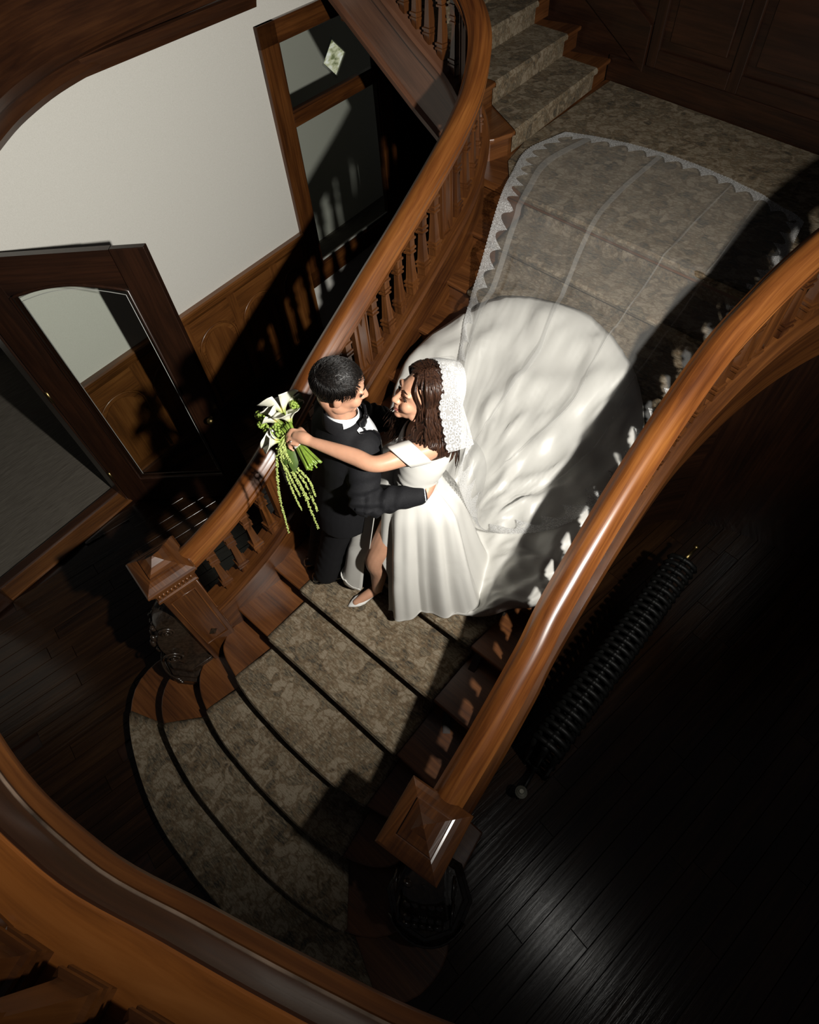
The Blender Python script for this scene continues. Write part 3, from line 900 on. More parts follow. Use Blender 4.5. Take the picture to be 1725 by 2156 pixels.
place_balusters(LP, bl, 0.128, 0.16, 0.1, 7, 4)
br = thing('stair_balustrade', 'oak balustrade on the right of the stairs, nearest the radiator', 'balustrade', (RR[0][0], RR[0][1], 0.6), 'stair balustrades')
b_ = MB(); b_.sweep(rail_path(RP), RAILP); b_.build('handrail', 'oak_rail', br, smooth='auto')
place_balusters(RP, br, 0.128, 0.16, 0.1, 7, 4)

# ---- newel posts
def newel(cx, cy, rz, label, side):
    t = thing('newel_post', label, 'newel post', (cx, cy, 0.0), 'newel posts at the foot of the stairs')
    c = (cx, cy, 0)
    b_ = MB(); b_.stack(c, [(0.0, .10), (1.29, .10)], rz); b_.build('shaft', 'oak', t, bevel=0.004)
    for a in range(4):     # sunk panels framed by beads
        an = rz + a * math.pi / 2; f_ = Vector((math.cos(an), math.sin(an), 0)); l_ = Vector((-f_.y, f_.x, 0))
        ctr = Vector((cx, cy, 0)) + f_ * 0.101
        pts = [ctr + l_ * sx * 0.07 + Vector((0, 0, z)) for sx, z in ((-1, .66), (1, .66), (1, 1.22), (-1, 1.22), (-1, .66))]
        b_ = MB(); b_.tube(pts, 0.006, 6, caps=False); b_.build('panel_bead', 'oak', t, smooth=True)
        b_ = MB()   # small carved diamond low on the face
        q = ctr + Vector((0, 0, 0.74))
        b_.add([tuple(q + l_ * -.028), tuple(q + Vector((0, 0, -.04))), tuple(q + l_ * .028), tuple(q + Vector((0, 0, .04))), tuple(q + f_ * .016)], [(0, 1, 4), (1, 2, 4), (2, 3, 4), (3, 0, 4)])
        b_.build('carved_diamond', 'carving', t)
    b_ = MB(); b_.stack(c, [(1.27, .105), (1.285, .118), (1.30, .118), (1.305, .11), (1.36, .112), (1.365, .125), (1.385, .128)], rz); fz = b_.build('frieze', 'oak', t, bevel=0.002)
    b_ = MB()       # carved frieze beads
    for a in range(4):
        an = rz + a * math.pi / 2; f_ = Vector((math.cos(an), math.sin(an), 0)); l_ = Vector((-f_.y, f_.x, 0))
        for i in range(9):
            q = Vector((cx, cy, 1.332)) + f_ * 0.112 + l_ * (i - 4) * 0.023
            b_.ell(q, (0.010, 0.010, 0.016), nu=8, nv=6)
    b_.build('frieze_carving', 'oak', fz, smooth=True)
    b_ = MB(); b_.stack(c, [(1.38, .128), (1.392, .140), (1.402, .141), (1.415, .132), (1.432, .108), (1.442, .088), (1.444, .080)], rz); b_.build('cap', 'oak', t, bevel=0.002)
    b_ = MB(); b_.stack(c, [(1.44, .076), (1.456, .074), (1.462, .060), (1.478, .036), (1.505, .010), (1.512, .001)], rz); b_.build('finial', 'oak', t)
    # scrolled console and plinth on the outer front side
    fdir = Vector((math.cos(rz + side * 0.45 - math.pi / 2), math.sin(rz + side * 0.45 - math.pi / 2), 0)) if side else Vector((0, -1, 0))
    ldir = Vector((-fdir.y, fdir.x, 0))
    ctr = Vector((cx, cy, 0))
    pl0 = ctr + fdir * 0.19
    b_ = MB(); b_.stack((pl0.x, pl0.y, 0), [(0.0, .225), (.30, .225), (.33, .215), (.345, .225), (.375, .225), (.39, .205), (.41, .205), (.43, .18), (.47, .175)], rz + side * 0.45, n=8, aspect=1.0); b_.build('plinth', 'carving', t, bevel=0.003, smooth='auto')
    # console body: S-scroll section extruded sideways
    prof = []
    for i in range(40):
        tt = i / 39.0
        z = 0.46 + 0.56 * tt
        dpt = 0.12 + 0.25 * (math.sin(math.pi * (1 - tt) ** 0.9) * 0.55 + (1 - tt) * 0.45) + 0.05 * math.exp(-((tt - 0.9) / 0.08) ** 2)
        prof.append((dpt, z))
    vs_ = []; fs = []
    for dpt, z in prof:
        for sx in (-1, -0.6, 0, 0.6, 1):
            bulge = 1.0 - 0.10 * abs(sx) ** 3
            q = ctr + fdir * dpt * bulge + ldir * sx * (0.085 + 0.05 * (1 - (z - 0.46) / 0.56)) + Vector((0, 0, z))
            vs_.append(tuple(q))
        for sx in (1, -1):
            q = ctr + fdir * 0.06 + ldir * sx * 0.09 + Vector((0, 0, z)); vs_.append(tuple(q))
    m_ = 7
    for i in range(len(prof) - 1):
        for j in range(m_):
            fs.append((i * m_ + j, i * m_ + (j + 1) % m_, (i + 1) * m_ + (j + 1) % m_, (i + 1) * m_ + j))
    fs.append(list(range(m_))); fs.append(list(range(39 * m_, 40 * m_))[::-1])
    b_ = MB(); b_.add(vs_, fs); cons = b_.build('console', 'carving', t, smooth='auto')
    # carved scrolls, rosettes and leaf lobes
    b_ = MB()
    rg = random.Random(5)
    for sx in (-1, 1):
        for z, rr_, off in ((0.60, .065, .25), (0.93, .045, .16)):
            q0 = ctr + fdir * off + ldir * sx * 0.125 + Vector((0, 0, z))
            pts = []
            for i in range(30):
                an = i * 0.5; rad = rr_ * (1 - i / 34.0)
                pts.append(q0 + fdir * math.cos(an) * rad + Vector((0, 0, math.sin(an) * rad)) + ldir * sx * 0.012 * (i / 30))
            b_.tube(pts, 0.008, 6)
    for z in np.linspace(0.52, 0.98, 7):
        tt = (z - 0.46) / 0.56
        dpt = 0.12 + 0.25 * (math.sin(math.pi * (1 - tt) ** 0.9) * 0.55 + (1 - tt) * 0.45)
        for sx in (-0.07, -0.035, 0.0, 0.035, 0.07):
            q = ctr + fdir * (dpt + 0.004) + ldir * sx + Vector((0, 0, z + rg.uniform(-.02, .02)))
            b_.ell(q, (0.022, 0.018, 0.030), Matrix.Rotation(rg.uniform(-.6, .6), 3, fdir), nu=8, nv=6)
    q0 = ctr + fdir * 0.285 + Vector((0, 0, 0.80))
    for i in range(20):
        a0, a1 = i * 2 * math.pi / 20, (i + 1) * 2 * math.pi / 20
        for rad, th in ((0.036, 0.007), (0.020, 0.005)):
            pa = q0 + ldir * math.cos(a0) * rad + Vector((0, 0, math.sin(a0) * rad)); pb = q0 + ldir * math.cos(a1) * rad + Vector((0, 0, math.sin(a1) * rad))
            b_.tube([pa, pb], th, 6)
    b_.build('console_carving', 'carving', cons, smooth=True)
    for i in range(3):
        b_ = MB(); pts = []
        for j in range(13):
            an = -1.1 + 2.2 * j / 12
            q = pl0 + (fdir * math.cos(an) * 0.215 + ldir * math.sin(an) * 0.215) + Vector((0, 0, 0.36 + 0.028 * i)); pts.append(q)
        b_.tube(pts, 0.007, 6); b_.build('plinth_moulding', 'carving', t, smooth=True)
    return t
newel(-2.109, 0.172, math.radians(-8.5), 'oak newel post with pyramid cap at the left foot of the stairs', -1)
newel(-0.265, 0.144, math.radians(7.8), 'oak newel post with pyramid cap at the right foot of the stairs', 1)

# ================================================================== NEAR GALLERY
GP = spline([(-2.6, 0.10), (-2.0, -0.16), (-1.45, -0.31), (-0.885, -0.365), (-0.563, -0.332), (-0.328, -0.255), (-0.106, -0.176), (0.075, -0.103), (0.35, 0.04), (0.7, 0.28), (1.2, 0.75)], 110)
gal = thing('gallery_balustrade', 'curved oak gallery balustrade in the near corner, seen from above', 'balustrade', (-0.5, -0.4, 2.8))
gpath = [(p[0], p[1], 2.80) for p in GP]
# lateral positive = toward the open well
b_ = MB(); b_.sweep(gpath, [(-0.03, -0.05), (-0.012, -0.045), (-0.004, -0.03), (-0.006, -0.012), (-0.016, -0.002), (-0.027, 0.0), (-0.034, -0.006), (-0.07, -0.05)]); b_.build('nosing_moulding', 'oak', gal, smooth='auto')
b_ = MB(); b_.sweep(gpath, [(-0.030, -0.004), (-0.029, 0.003), (-0.033, 0.005), (-0.038, 0.003), (-0.040, -0.004)]); b_.build('highlight_bead', plain('edge_highlight', (0.15, 0.105, 0.075), 0.35, spec=0.6, noise_scale=9, noise_amt=0.7), gal, smooth='auto')  # paler bead stands in for the highlight along the moulding edge
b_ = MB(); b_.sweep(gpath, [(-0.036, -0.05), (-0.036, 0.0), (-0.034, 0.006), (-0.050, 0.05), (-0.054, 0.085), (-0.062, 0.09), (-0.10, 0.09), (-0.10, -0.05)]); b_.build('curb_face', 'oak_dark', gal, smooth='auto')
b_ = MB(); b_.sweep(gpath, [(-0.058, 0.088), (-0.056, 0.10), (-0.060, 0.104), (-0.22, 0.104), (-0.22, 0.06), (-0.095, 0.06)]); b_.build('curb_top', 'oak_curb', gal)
b_ = MB(); b_.sweep([(p[0], p[1], 2.80) for p in GP], [(-0.35, -0.25), (-0.15, -0.25), (-0.07, -0.05), (-0.35, -0.05)]); b_.build('gallery_fascia', 'oak_dark', gal)
def offset_path(P_, d, z):
    A = np.array(P_)[:, :2]; T = np.gradient(A, axis=0); T /= np.linalg.norm(T, axis=1)[:, None]
    Nn = np.stack([-T[:, 1], T[:, 0]], 1)
    Q = A + Nn * d
    return [(q[0], q[1], z) for q in Q]
place_balusters(offset_path(GP, -0.15, 2.90), gal, 0.118, 0.30, 0.2, 4, 0, zoff=0.0)
b_ = MB(); b_.sweep(offset_path(GP, -0.15, 2.90 + BH + 0.075), RAILP); b_.build('handrail', 'oak_rail', gal, smooth='auto')

# ================================================================== RADIATOR
rad = thing('radiator', 'black cast iron column radiator beside the stair panelling', 'radiator', (-0.08, 1.65, 0.0))
r0 = Vector((-0.092, 0.93, 0)); r1 = Vector((-0.046, 2.44, 0)); NS = 28
rdir = (r1 - r0).normalized(); raz = math.atan2(rdir.y, rdir.x)
b_ = MB()
for sx in (-0.072, 0.0, 0.072):
    b_.tube([(0, sx, 0.10), (0, sx, 0.62)], 0.017, 8)
b_.tube([(0, -0.085, 0.10), (0, -0.06, 0.075), (0, 0.06, 0.075), (0, 0.085, 0.10)], 0.018, 8)
b_.tube([(0, -0.088, 0.60), (0, -0.075, 0.635), (0, -0.03, 0.655), (0, 0.03, 0.655), (0, 0.075, 0.635), (0, 0.088, 0.60)], 0.016, 8)
b_.ell((0, 0, 0.655), (0.02, 0.022, 0.018), nu=10, nv=6)
b_.tube([(-0.03, 0, 0.60), (0.03, 0, 0.60)], 0.022, 8)
b_.tube([(-0.03, 0, 0.11), (0.03, 0, 0.11)], 0.022, 8)
secm = b_.mesh('radiator_section'); secm.materials.append(M['iron']); secm.polygons.foreach_set('use_smooth', [True] * len(secm.polygons))
for i in range(NS):
    p = r0 + (r1 - r0) * i / (NS - 1)
    inst('radiator_section', secm, rad, p, raz)
for p in (r0, r1):
    for sx in (-0.07, 0.07):
        b_ = MB(); q = p + Vector((-rdir.y, rdir.x, 0)) * sx; b_.stack((q.x, q.y, 0), [(0, .022), (.01, .022), (.03, .014), (.09, .012)], 0, 8); b_.build('foot', 'iron', rad, smooth=True)
v0 = r0 - rdir * 0.20 + Vector((0.02, 0, 0))
b_ = MB(); b_.tube([v0, v0 + Vector((0, 0, .12)), r0 + Vector((0, 0, .11))], 0.014, 8); b_.build('supply_pipe', 'iron', rad, smooth=True)
b_ = MB(); b_.stack((v0.x, v0.y, 0.12), [(0, .018), (.03, .022), (.05, .022), (.055, .034), (.075, .036), (.08, .026), (.085, .026), (.09, .015), (.1, .013)], 0, 16); b_.build('valve_knob', 'valve', rad, smooth='auto')
v1 = r1 + rdir * 0.05
b_ = MB(); b_.tube([v1 + Vector((0, 0, .61)), v1 + rdir * .10 + Vector((0.01, 0, .61))], [.016, .012], 8); b_.ell(v1 + rdir * .12 + Vector((0.01, 0, .61)), (.018, .018, .018)); b_.build('bleed_valve', 'brass', rad, smooth=True)

# ================================================================== PEOPLE
M['skin_b'] = plain('skin_b', (0.43, 0.23, 0.145), 0.45, spec=0.35, noise_scale=25, noise_amt=0.06)
M['skin_g'] = plain('skin_g', (0.42, 0.22, 0.14), 0.45, spec=0.35, noise_scale=25, noise_amt=0.06)
for k_ in ('skin_b', 'skin_g'):
    b = M[k_].node_tree.nodes['Principled BSDF']
    b.inputs['Subsurface Weight'].default_value = 0.15
    b.inputs['Subsurface Radius'].default_value = (0.012, 0.005, 0.003)
    b.inputs['Subsurface Scale'].default_value = 0.5
M['tux'] = plain('tux', (0.006, 0.006, 0.0072), 0.8, spec=0.2, noise_scale=220, noise_amt=0.25, bump=0.1)
M['tux_satin'] = plain('tux_satin', (0.004, 0.004, 0.005), 0.35, spec=0.4)
M['shirt'] = plain('shirt', (0.55, 0.56, 0.57), 0.6)
M['shoe_black'] = plain('shoe_black', (0.008, 0.008, 0.008), 0.15, spec=0.6, coat=0.5)
M['shoe_white'] = plain('shoe_white', (0.62, 0.61, 0.58), 0.3, spec=0.5)
M['lips'] = plain('lips', (0.26, 0.085, 0.07), 0.35)
M['teeth'] = plain('teeth', (0.75, 0.72, 0.65), 0.25)
M['eye'] = plain('eye', (0.02, 0.013, 0.010), 0.15, spec=0.6)
M['ring'] = plain('ring', (0.75, 0.74, 0.72), 0.12, metal=1.0)

def hairmat(name, dark, light, rough):
    m, nt, b = newmat(name)
    tc = nt.nodes.new('ShaderNodeTexCoord')
    mp = nt.nodes.new('ShaderNodeMapping'); mp.inputs['Scale'].default_value = (160, 160, 18)
    nt.links.new(tc.outputs['Object'], mp.inputs[0])
    n = nt.nodes.new('ShaderNodeTexNoise'); n.inputs['Scale'].default_value = 1; n.inputs['Detail'].default_value = 3
    nt.links.new(mp.outputs[0], n.inputs['Vector'])
    r = ramp(nt, [(0.35, dark), (0.7, light)])
    nt.links.new(n.outputs[0], r.inputs[0]); nt.links.new(r.outputs[0], b.inputs['Base Color'])
    b.inputs['Roughness'].default_value = rough
    b.inputs['Specular IOR Level'].default_value = 0.28
    bp = nt.nodes.new('ShaderNodeBump'); bp.inputs['Strength'].default_value = 0.5; bp.inputs['Distance'].default_value = 0.003
    nt.links.new(n.outputs[0], bp.inputs['Height']); nt.links.new(bp.outputs[0], b.inputs['Normal'])
    return m
M['hair_black'] = hairmat('hair_black', (0.002, 0.0016, 0.0014), (0.008, 0.006, 0.005), 0.40)
M['hair_brown'] = hairmat('hair_brown', (0.012, 0.005, 0.003), (0.040, 0.017, 0.009), 0.42)

def satin():
    m, nt, b = newmat('satin')
    b.inputs['Base Color'].default_value = (0.52, 0.51, 0.475, 1)
    b.inputs['Roughness'].default_value = 0.36
    b.inputs['Specular IOR Level'].default_value = 0.45
    b.inputs['Sheen Weight'].default_value = 0.0
    tc = nt.nodes.new('ShaderNodeTexCoord')
    n = nt.nodes.new('ShaderNodeTexNoise'); n.inputs['Scale'].default_value = 3.0; n.inputs['Detail'].default_value = 2; n.inputs['Distortion'].default_value = 0.8
    nt.links.new(tc.outputs['Object'], n.inputs['Vector'])
    bp = nt.nodes.new('ShaderNodeBump'); bp.inputs['Strength'].default_value = 0.18; bp.inputs['Distance'].default_value = 0.02
    nt.links.new(n.outputs[0], bp.inputs['Height']); nt.links.new(bp.outputs[0], b.inputs['Normal'])
    return m
M['satin'] = satin()

def sheer(name, amount, col=(0.62, 0.62, 0.60)):
    m, nt, b = newmat(name); nt.nodes.remove(b)
    out = nt.nodes['Material Output']
    tr = nt.nodes.new('ShaderNodeBsdfTransparent')
    df = nt.nodes.new('ShaderNodeBsdfDiffuse'); df.inputs[0].default_value = (*col, 1)
    tl = nt.nodes.new('ShaderNodeBsdfTranslucent'); tl.inputs[0].default_value = (*col, 1)
    m1 = nt.nodes.new('ShaderNodeMixShader'); m1.inputs[0].default_value = 0.3
    nt.links.new(df.outputs[0], m1.inputs[1]); nt.links.new(tl.outputs[0], m1.inputs[2])
    m2 = nt.nodes.new('ShaderNodeMixShader'); m2.inputs[0].default_value = amount
    nt.links.new(tr.outputs[0], m2.inputs[1]); nt.links.new(m1.outputs[0], m2.inputs[2])
    nt.links.new(m2.outputs[0], out.inputs[0])
    return m, nt, m2
M['tulle'] = sheer('tulle', 0.15)[0]

def lace(name='lace', full=False):
    m, nt, m2 = sheer(name, 0.8, (0.66, 0.66, 0.65))
    uv = nt.nodes.new('ShaderNodeUVMap')
    sep = nt.nodes.new('ShaderNodeSeparateXYZ'); nt.links.new(uv.outputs[0], sep.inputs[0])
    # rings
    mp = nt.nodes.new('ShaderNodeMapping'); mp.inputs['Scale'].default_value = (70, 70, 1)
    nt.links.new(uv.outputs[0], mp.inputs[0])
    vo = nt.nodes.new('ShaderNodeTexVoronoi'); vo.feature = 'F1'; vo.inputs['Scale'].default_value = 1.0; vo.inputs['Randomness'].default_value = 0.55
    nt.links.new(mp.outputs[0], vo.inputs['Vector'])
    rg = ramp(nt, [(0.0, (1, 1, 1)), (0.10, (.9, .9, .9)), (0.16, (.35, .35, .35)), (0.30, (.4, .4, .4)), (0.36, (1, 1, 1)), (0.50, (1, 1, 1)), (0.56, (.45, .45, .45)), (0.75, (.5, .5, .5))])
    nt.links.new(vo.outputs['Distance'], rg.inputs[0])
    # scalloped inner edge: v < limit(u)
    sn = nt.nodes.new('ShaderNodeMath'); sn.operation = 'MULTIPLY'; sn.inputs[1].default_value = math.pi / 0.135
    nt.links.new(sep.outputs[0], sn.inputs[0])
    si = nt.nodes.new('ShaderNodeMath'); si.operation = 'SINE'; nt.links.new(sn.outputs[0], si.inputs[0])
    ab = nt.nodes.new('ShaderNodeMath'); ab.operation = 'ABSOLUTE'; nt.links.new(si.outputs[0], ab.inputs[0])
    lim = nt.nodes.new('ShaderNodeMath'); lim.operation = 'MULTIPLY_ADD'; nt.links.new(ab.outputs[0], lim.inputs[0]); lim.inputs[1].default_value = -0.02 if full else -0.070; lim.inputs[2].default_value = 0.16 if full else 0.120
    lt = nt.nodes.new('ShaderNodeMath'); lt.operation = 'LESS_THAN'; nt.links.new(sep.outputs[1], lt.inputs[0]); nt.links.new(lim.outputs[0], lt.inputs[1])
    # fine outer scallop
    s2 = nt.nodes.new('ShaderNodeMath'); s2.operation = 'MULTIPLY'; s2.inputs[1].default_value = math.pi / 0.024
    nt.links.new(sep.outputs[0], s2.inputs[0])
    s3 = nt.nodes.new('ShaderNodeMath'); s3.operation = 'SINE'; nt.links.new(s2.outputs[0], s3.inputs[0])
    s4 = nt.nodes.new('ShaderNodeMath'); s4.operation = 'ABSOLUTE'; nt.links.new(s3.outputs[0], s4.inputs[0])
    s5 = nt.nodes.new('ShaderNodeMath'); s5.operation = 'MULTIPLY_ADD'; nt.links.new(s4.outputs[0], s5.inputs[0]); s5.inputs[1].default_value = -0.007; s5.inputs[2].default_value = 0.007
    gt = nt.nodes.new('ShaderNodeMath'); gt.operation = 'GREATER_THAN'; nt.links.new(sep.outputs[1], gt.inputs[0]); nt.links.new(s5.outputs[0], gt.inputs[1])
    mu = nt.nodes.new('ShaderNodeMath'); mu.operation = 'MULTIPLY'; nt.links.new(lt.outputs[0], mu.inputs[0]); nt.links.new(gt.outputs[0], mu.inputs[1])
    mu2 = nt.nodes.new('ShaderNodeMath'); mu2.operation = 'MULTIPLY'; nt.links.new(mu.outputs[0], mu2.inputs[0]); nt.links.new(rg.outputs[0], mu2.inputs[1])
    mu3 = nt.nodes.new('ShaderNodeMath'); mu3.operation = 'MULTIPLY'; nt.links.new(mu2.outputs[0], mu3.inputs[0]); mu3.inputs[1].default_value = 0.9
    nt.links.new(mu3.outputs[0], m2.inputs[0])
    return m
M['lace'] = lace()
M['lace_full'] = lace('lace_full', True)

def remesh(mb, voxel, smooth_it=6, name='body', smooth_f=0.5):
    me = mb.mesh(name)
    bm = bmesh.new(); bm.from_mesh(me); bmesh.ops.recalc_face_normals(bm, faces=bm.faces); bm.to_mesh(me); bm.free()
    o = bpy.data.objects.new('tmp', me); COL.objects.link(o)
    r = o.modifiers.new('r', 'REMESH'); r.mode = 'VOXEL'; r.voxel_size = voxel
    if smooth_it:
        s_ = o.modifiers.new('s', 'SMOOTH'); s_.iterations = smooth_it; s_.factor = smooth_f
    dg = bpy.context.evaluated_depsgraph_get()
    me2 = bpy.data.meshes.new_from_object(o.evaluated_get(dg))
    me2.name = name
    bpy.data.objects.remove(o, do_unlink=True)
    return me2

def tri(mb, pts, rads, n=14, sub=10):
    """tapered limb through joint points, smoothed, with rounded ends"""
    A = spline([tuple(p) + (r_,) for p, r_ in zip([tuple(q) for q in pts], rads)], max(sub * (len(pts) - 1), 6))
    mb.tube([tuple(a[:3]) for a in A], [max(a[3], 0.002) for a in A], n)
    mb.ell(A[0][:3], (A[0][3],) * 3, nu=12, nv=8); mb.ell(A[-1][:3], (A[-1][3],) * 3, nu=12, nv=8)

def oval(c, hw, hd, az, n=28, p=2.3, tilt=None):
    """ring: hw sideways, hd front-back, facing az"""
    f_ = Vector((math.cos(az), math.sin(az), 0)); l_ = Vector((-f_.y, f_.x, 0)); r_ = []
    for i in range(n):
        a = 2 * math.pi * i / n
        ca, sa = math.cos(a), math.sin(a)
        x = math.copysign(abs(ca) ** (2 / p), ca) * hd; y = math.copysign(abs(sa) ** (2 / p), sa) * hw
        q = Vector(c) + f_ * x + l_ * y
        if tilt: q.z += tilt * x
        r_.append(tuple(q))
    return r_

def head_frame(c, yaw, pitch, roll=0.0):
    Rm_ = Matrix.Rotation(yaw, 3, 'Z') @ Matrix.Rotation(-pitch, 3, 'Y') @ Matrix.Rotation(roll, 3, 'X')
    c = Vector(c)
    return (lambda x, y, z: c + Rm_ @ Vector((x, y, z))), Rm_

def head_mesh(mb, T, R, k=1.0, smile=False, female=False):
    def e(x, y, z, a, b_, c): mb.ell(T(x * k, y * k, z * k), (a * k, b_ * k, c * k), R, nu=20, nv=14)
    e(-.014, 0, .036, .098, .076, .088)
    e(.022, 0, .020, .072, .068, .080)
    e(.032, 0, -.030, .062, .060, .075)
    e(.040, 0, -.072, .046, .046 if female else .052, .038)
    e(.074, 0, -.096, .020, .022 if female else .028, .018)
    for s_ in (-1, 1):
        e(.066, s_ * .036, -.026, .030, .026, .030)
        e(.082, s_ * .028, .036, .016, .026, .010)
        e(-.004, s_ * .075, -.008, .018, .009, .031)
        e(.101, s_ * .011, -.027, .011, .008, .008)
        e(.018, s_ * .048, -.070, .034, .014, .030)
    mb.tube([T(.090 * k, 0, .028 * k), T(.101 * k, 0, .004 * k), T(.116 * k, 0, -.022 * k)], [.008 * k, .010 * k, .012 * k], 10)
    e(.113, 0, -.023, .012, .011, .010)
    e(.090, 0, -.050, .016, .024, .013)
    e(.089, 0, -.072, .014, .019, .009)

M['lips_g'] = plain('lips_g', (0.30, 0.13, 0.095), 0.45)
def face_parts(T, R, k, parent, hair, smile=False, lip='lips'):
    for s_ in (-1, 1):
        b_ = MB(); b_.ell(T(.086 * k, s_ * .031 * k, .008 * k), (.0062 * k, .0115 * k, .0040 * k), R); b_.build('eye', 'eye', parent, smooth=True)
        b_ = MB(); b_.tube([T(.094 * k, s_ * .013 * k, .041 * k), T(.094 * k, s_ * .030 * k, .046 * k), T(.080 * k, s_ * .050 * k, .037 * k)], [.0020 * k, .0028 * k, .0012 * k], 6); b_.build('eyebrow', hair, parent, smooth=True)
        b_ = MB(); b_.tube([T(.091 * k, s_ * .018 * k, .011 * k), T(.095 * k, s_ * .031 * k, .015 * k), T(.084 * k, s_ * .047 * k, .010 * k)], .0016 * k, 6); b_.build('eyelash', hair, parent, smooth=True)
    b_ = MB()
    b_.tube([T(.080 * k, -.030 * k, -.048 * k), T(.098 * k, -.012 * k, -.055 * k), T(.101 * k, 0, -.0565 * k), T(.098 * k, .012 * k, -.055 * k), T(.080 * k, .030 * k, -.048 * k)], [.0018, .0036, .0034, .0036, .0018], 8)
    b_.tube([T(.080 * k, -.029 * k, -.050 * k), T(.096 * k, -.012 * k, -.067 * k), T(.098 * k, 0, -.070 * k), T(.096 * k, .012 * k, -.067 * k), T(.080 * k, .029 * k, -.050 * k)], [.0018, .0042, .0048, .0042, .0018], 8)
    b_.build('lips', lip, parent, smooth=True)
    if smile:
        b_ = MB(); b_.tube([T(.083 * k, -.024 * k, -.054 * k), T(.0965 * k, 0, -.0628 * k), T(.083 * k, .024 * k, -.054 * k)], [.002, .0055, .002], 8); b_.build('teeth', 'teeth', parent, smooth=True)

def finger(mb, pts, r0):
    tri(mb, pts, [r0, r0 * .95, r0 * .88, r0 * .74][:len(pts)], n=8, sub=5)

FZ = 6 * R_
# ------------------------------------------------------------------ groom
GA = math.radians(72); gf = Vector((math.cos(GA), math.sin(GA), 0)); gl = Vector((-gf.y, gf.x, 0))
groom = thing('person', 'person in a black tuxedo and bow tie holding the person in white around the waist', 'person', (-1.55, 0.85, FZ))
Tg, Rg = head_frame((-1.345, 0.997, 2.470), math.radians(47), math.radians(-19), math.radians(6))
bd = MB(); head_mesh(bd, Tg, Rg, 0.97)
tri(bd, [Tg(-.025, 0, -.05), (-1.375, 1.005, 2.32), (-1.385, 1.015, 2.22)], [.052, .054, .075])
tor = [((-1.49, .98, 1.66), .15, .11), ((-1.475, .985, 1.80), .15, .11), ((-1.425, 1.0, 1.93), .14, .10), ((-1.405, 1.02, 2.08), .165, .115), ((-1.395, 1.02, 2.19), .16, .09), ((-1.388, 1.017, 2.25), .11, .06)]
bd.rings([oval(c, a, d_, GA) for c, a, d_ in tor])
gRs = Vector((-1.262, .992, 2.195)); gRe = Vector((-1.187, .885, 1.985)); gRw = Vector((-1.012, 1.074, 1.992))
gLs = Vector((-1.53, 1.07, 2.195)); gLe = Vector((-1.50, 1.27, 2.0)); gLw = Vector((-1.28, 1.36, 1.96))
for S_, E_, W_ in ((gRs, gRe, gRw), (gLs, gLe, gLw)):
    tri(bd, [S_, E_, W_], [.050, .042, .028])
    d_ = (W_ - E_).normalized()
# right hand spread on the bride's back
d_ = Vector((-.02, .10, .035)).normalized(); upn = Vector((0, 0, 1)); sp_ = d_.cross(Vector((1, 0, 0))).normalized()
pc = gRw + d_ * .045
tri(bd, [gRw, gRw + d_ * .03, gRw + d_ * .085], [.027, .030, .026], n=12)
for i, L_ in enumerate((.070, .078, .074, .058)):
    o_ = gRw + d_ * .085 + sp_ * (i - 1.5) * .019
    finger(bd, [o_, o_ + d_ * L_ * .4 + Vector((-.004, 0, 0)), o_ + d_ * L_ * .75 + Vector((-.016, 0, 0)), o_ + d_ * L_ + Vector((-.034, 0, 0))], .0085)
finger(bd, [gRw + d_ * .02 + sp_ * -.02, gRw + d_ * .05 + sp_ * -.045, gRw + d_ * .085 + sp_ * -.052], .0095)
dl = Vector((.10, .02, 0)).normalized()
tri(bd, [gLw, gLw + dl * .03, gLw + dl * .085], [.027, .030, .026], n=12)
for i, L_ in enumerate((.070, .078, .074, .058)):
    o_ = gLw + dl * .085 + Vector((0, 0, 1)) * (i - 1.5) * .019
    finger(bd, [o_, o_ + dl * L_ * .5, o_ + dl * L_ + Vector((0, -.02, 0))], .0085)
finger(bd, [gLw + dl * .02 + Vector((0, 0, .02)), gLw + dl * .05 + Vector((0, 0, .045)), gLw + dl * .085 + Vector((0, 0, .05))], .0095)
legs_g = (((-1.43, .955, 1.68), (-1.525, .895, 1.36), (-1.625, .825, 1.0)), ((-1.56, 1.0, 1.68), (-1.65, .94, 1.36), (-1.74, .88, 1.0)))
for hp, kn, an in legs_g:
    tri(bd, [hp, kn, an], [.085, .055, .036])
me = remesh(bd, 0.0052, 5, 'body'); link('body', me, 'skin_g', groom, smooth=True, fix=False)
face_parts(Tg, Rg, 0.97, groom, 'hair_black', lip='lips_g')
# trousers
tr_ = MB()
tr_.rings([oval((-1.495, .978, 1.60), .160, .130, GA), oval((-1.475, .982, 1.76), .168, .13, GA), oval((-1.43, .995, 1.90), .158, .12, GA)])
for hp, kn, an in legs_g:
    tri(tr_, [hp, kn, (an[0], an[1], .975)], [.105, .082, .078])
me = remesh(tr_, 0.012, 5, 'trousers')
for v in me.vertices:
    v.co.z += 0.006 * math.sin(v.co.z * 60 + 3 * math.sin(v.co.x * 20)) * (1 if v.co.z < 1.3 else .4)
    if v.co.z < FZ + .075: v.co.z = FZ + .075
link('trousers', me, 'tux', groom, smooth=True, fix=False)
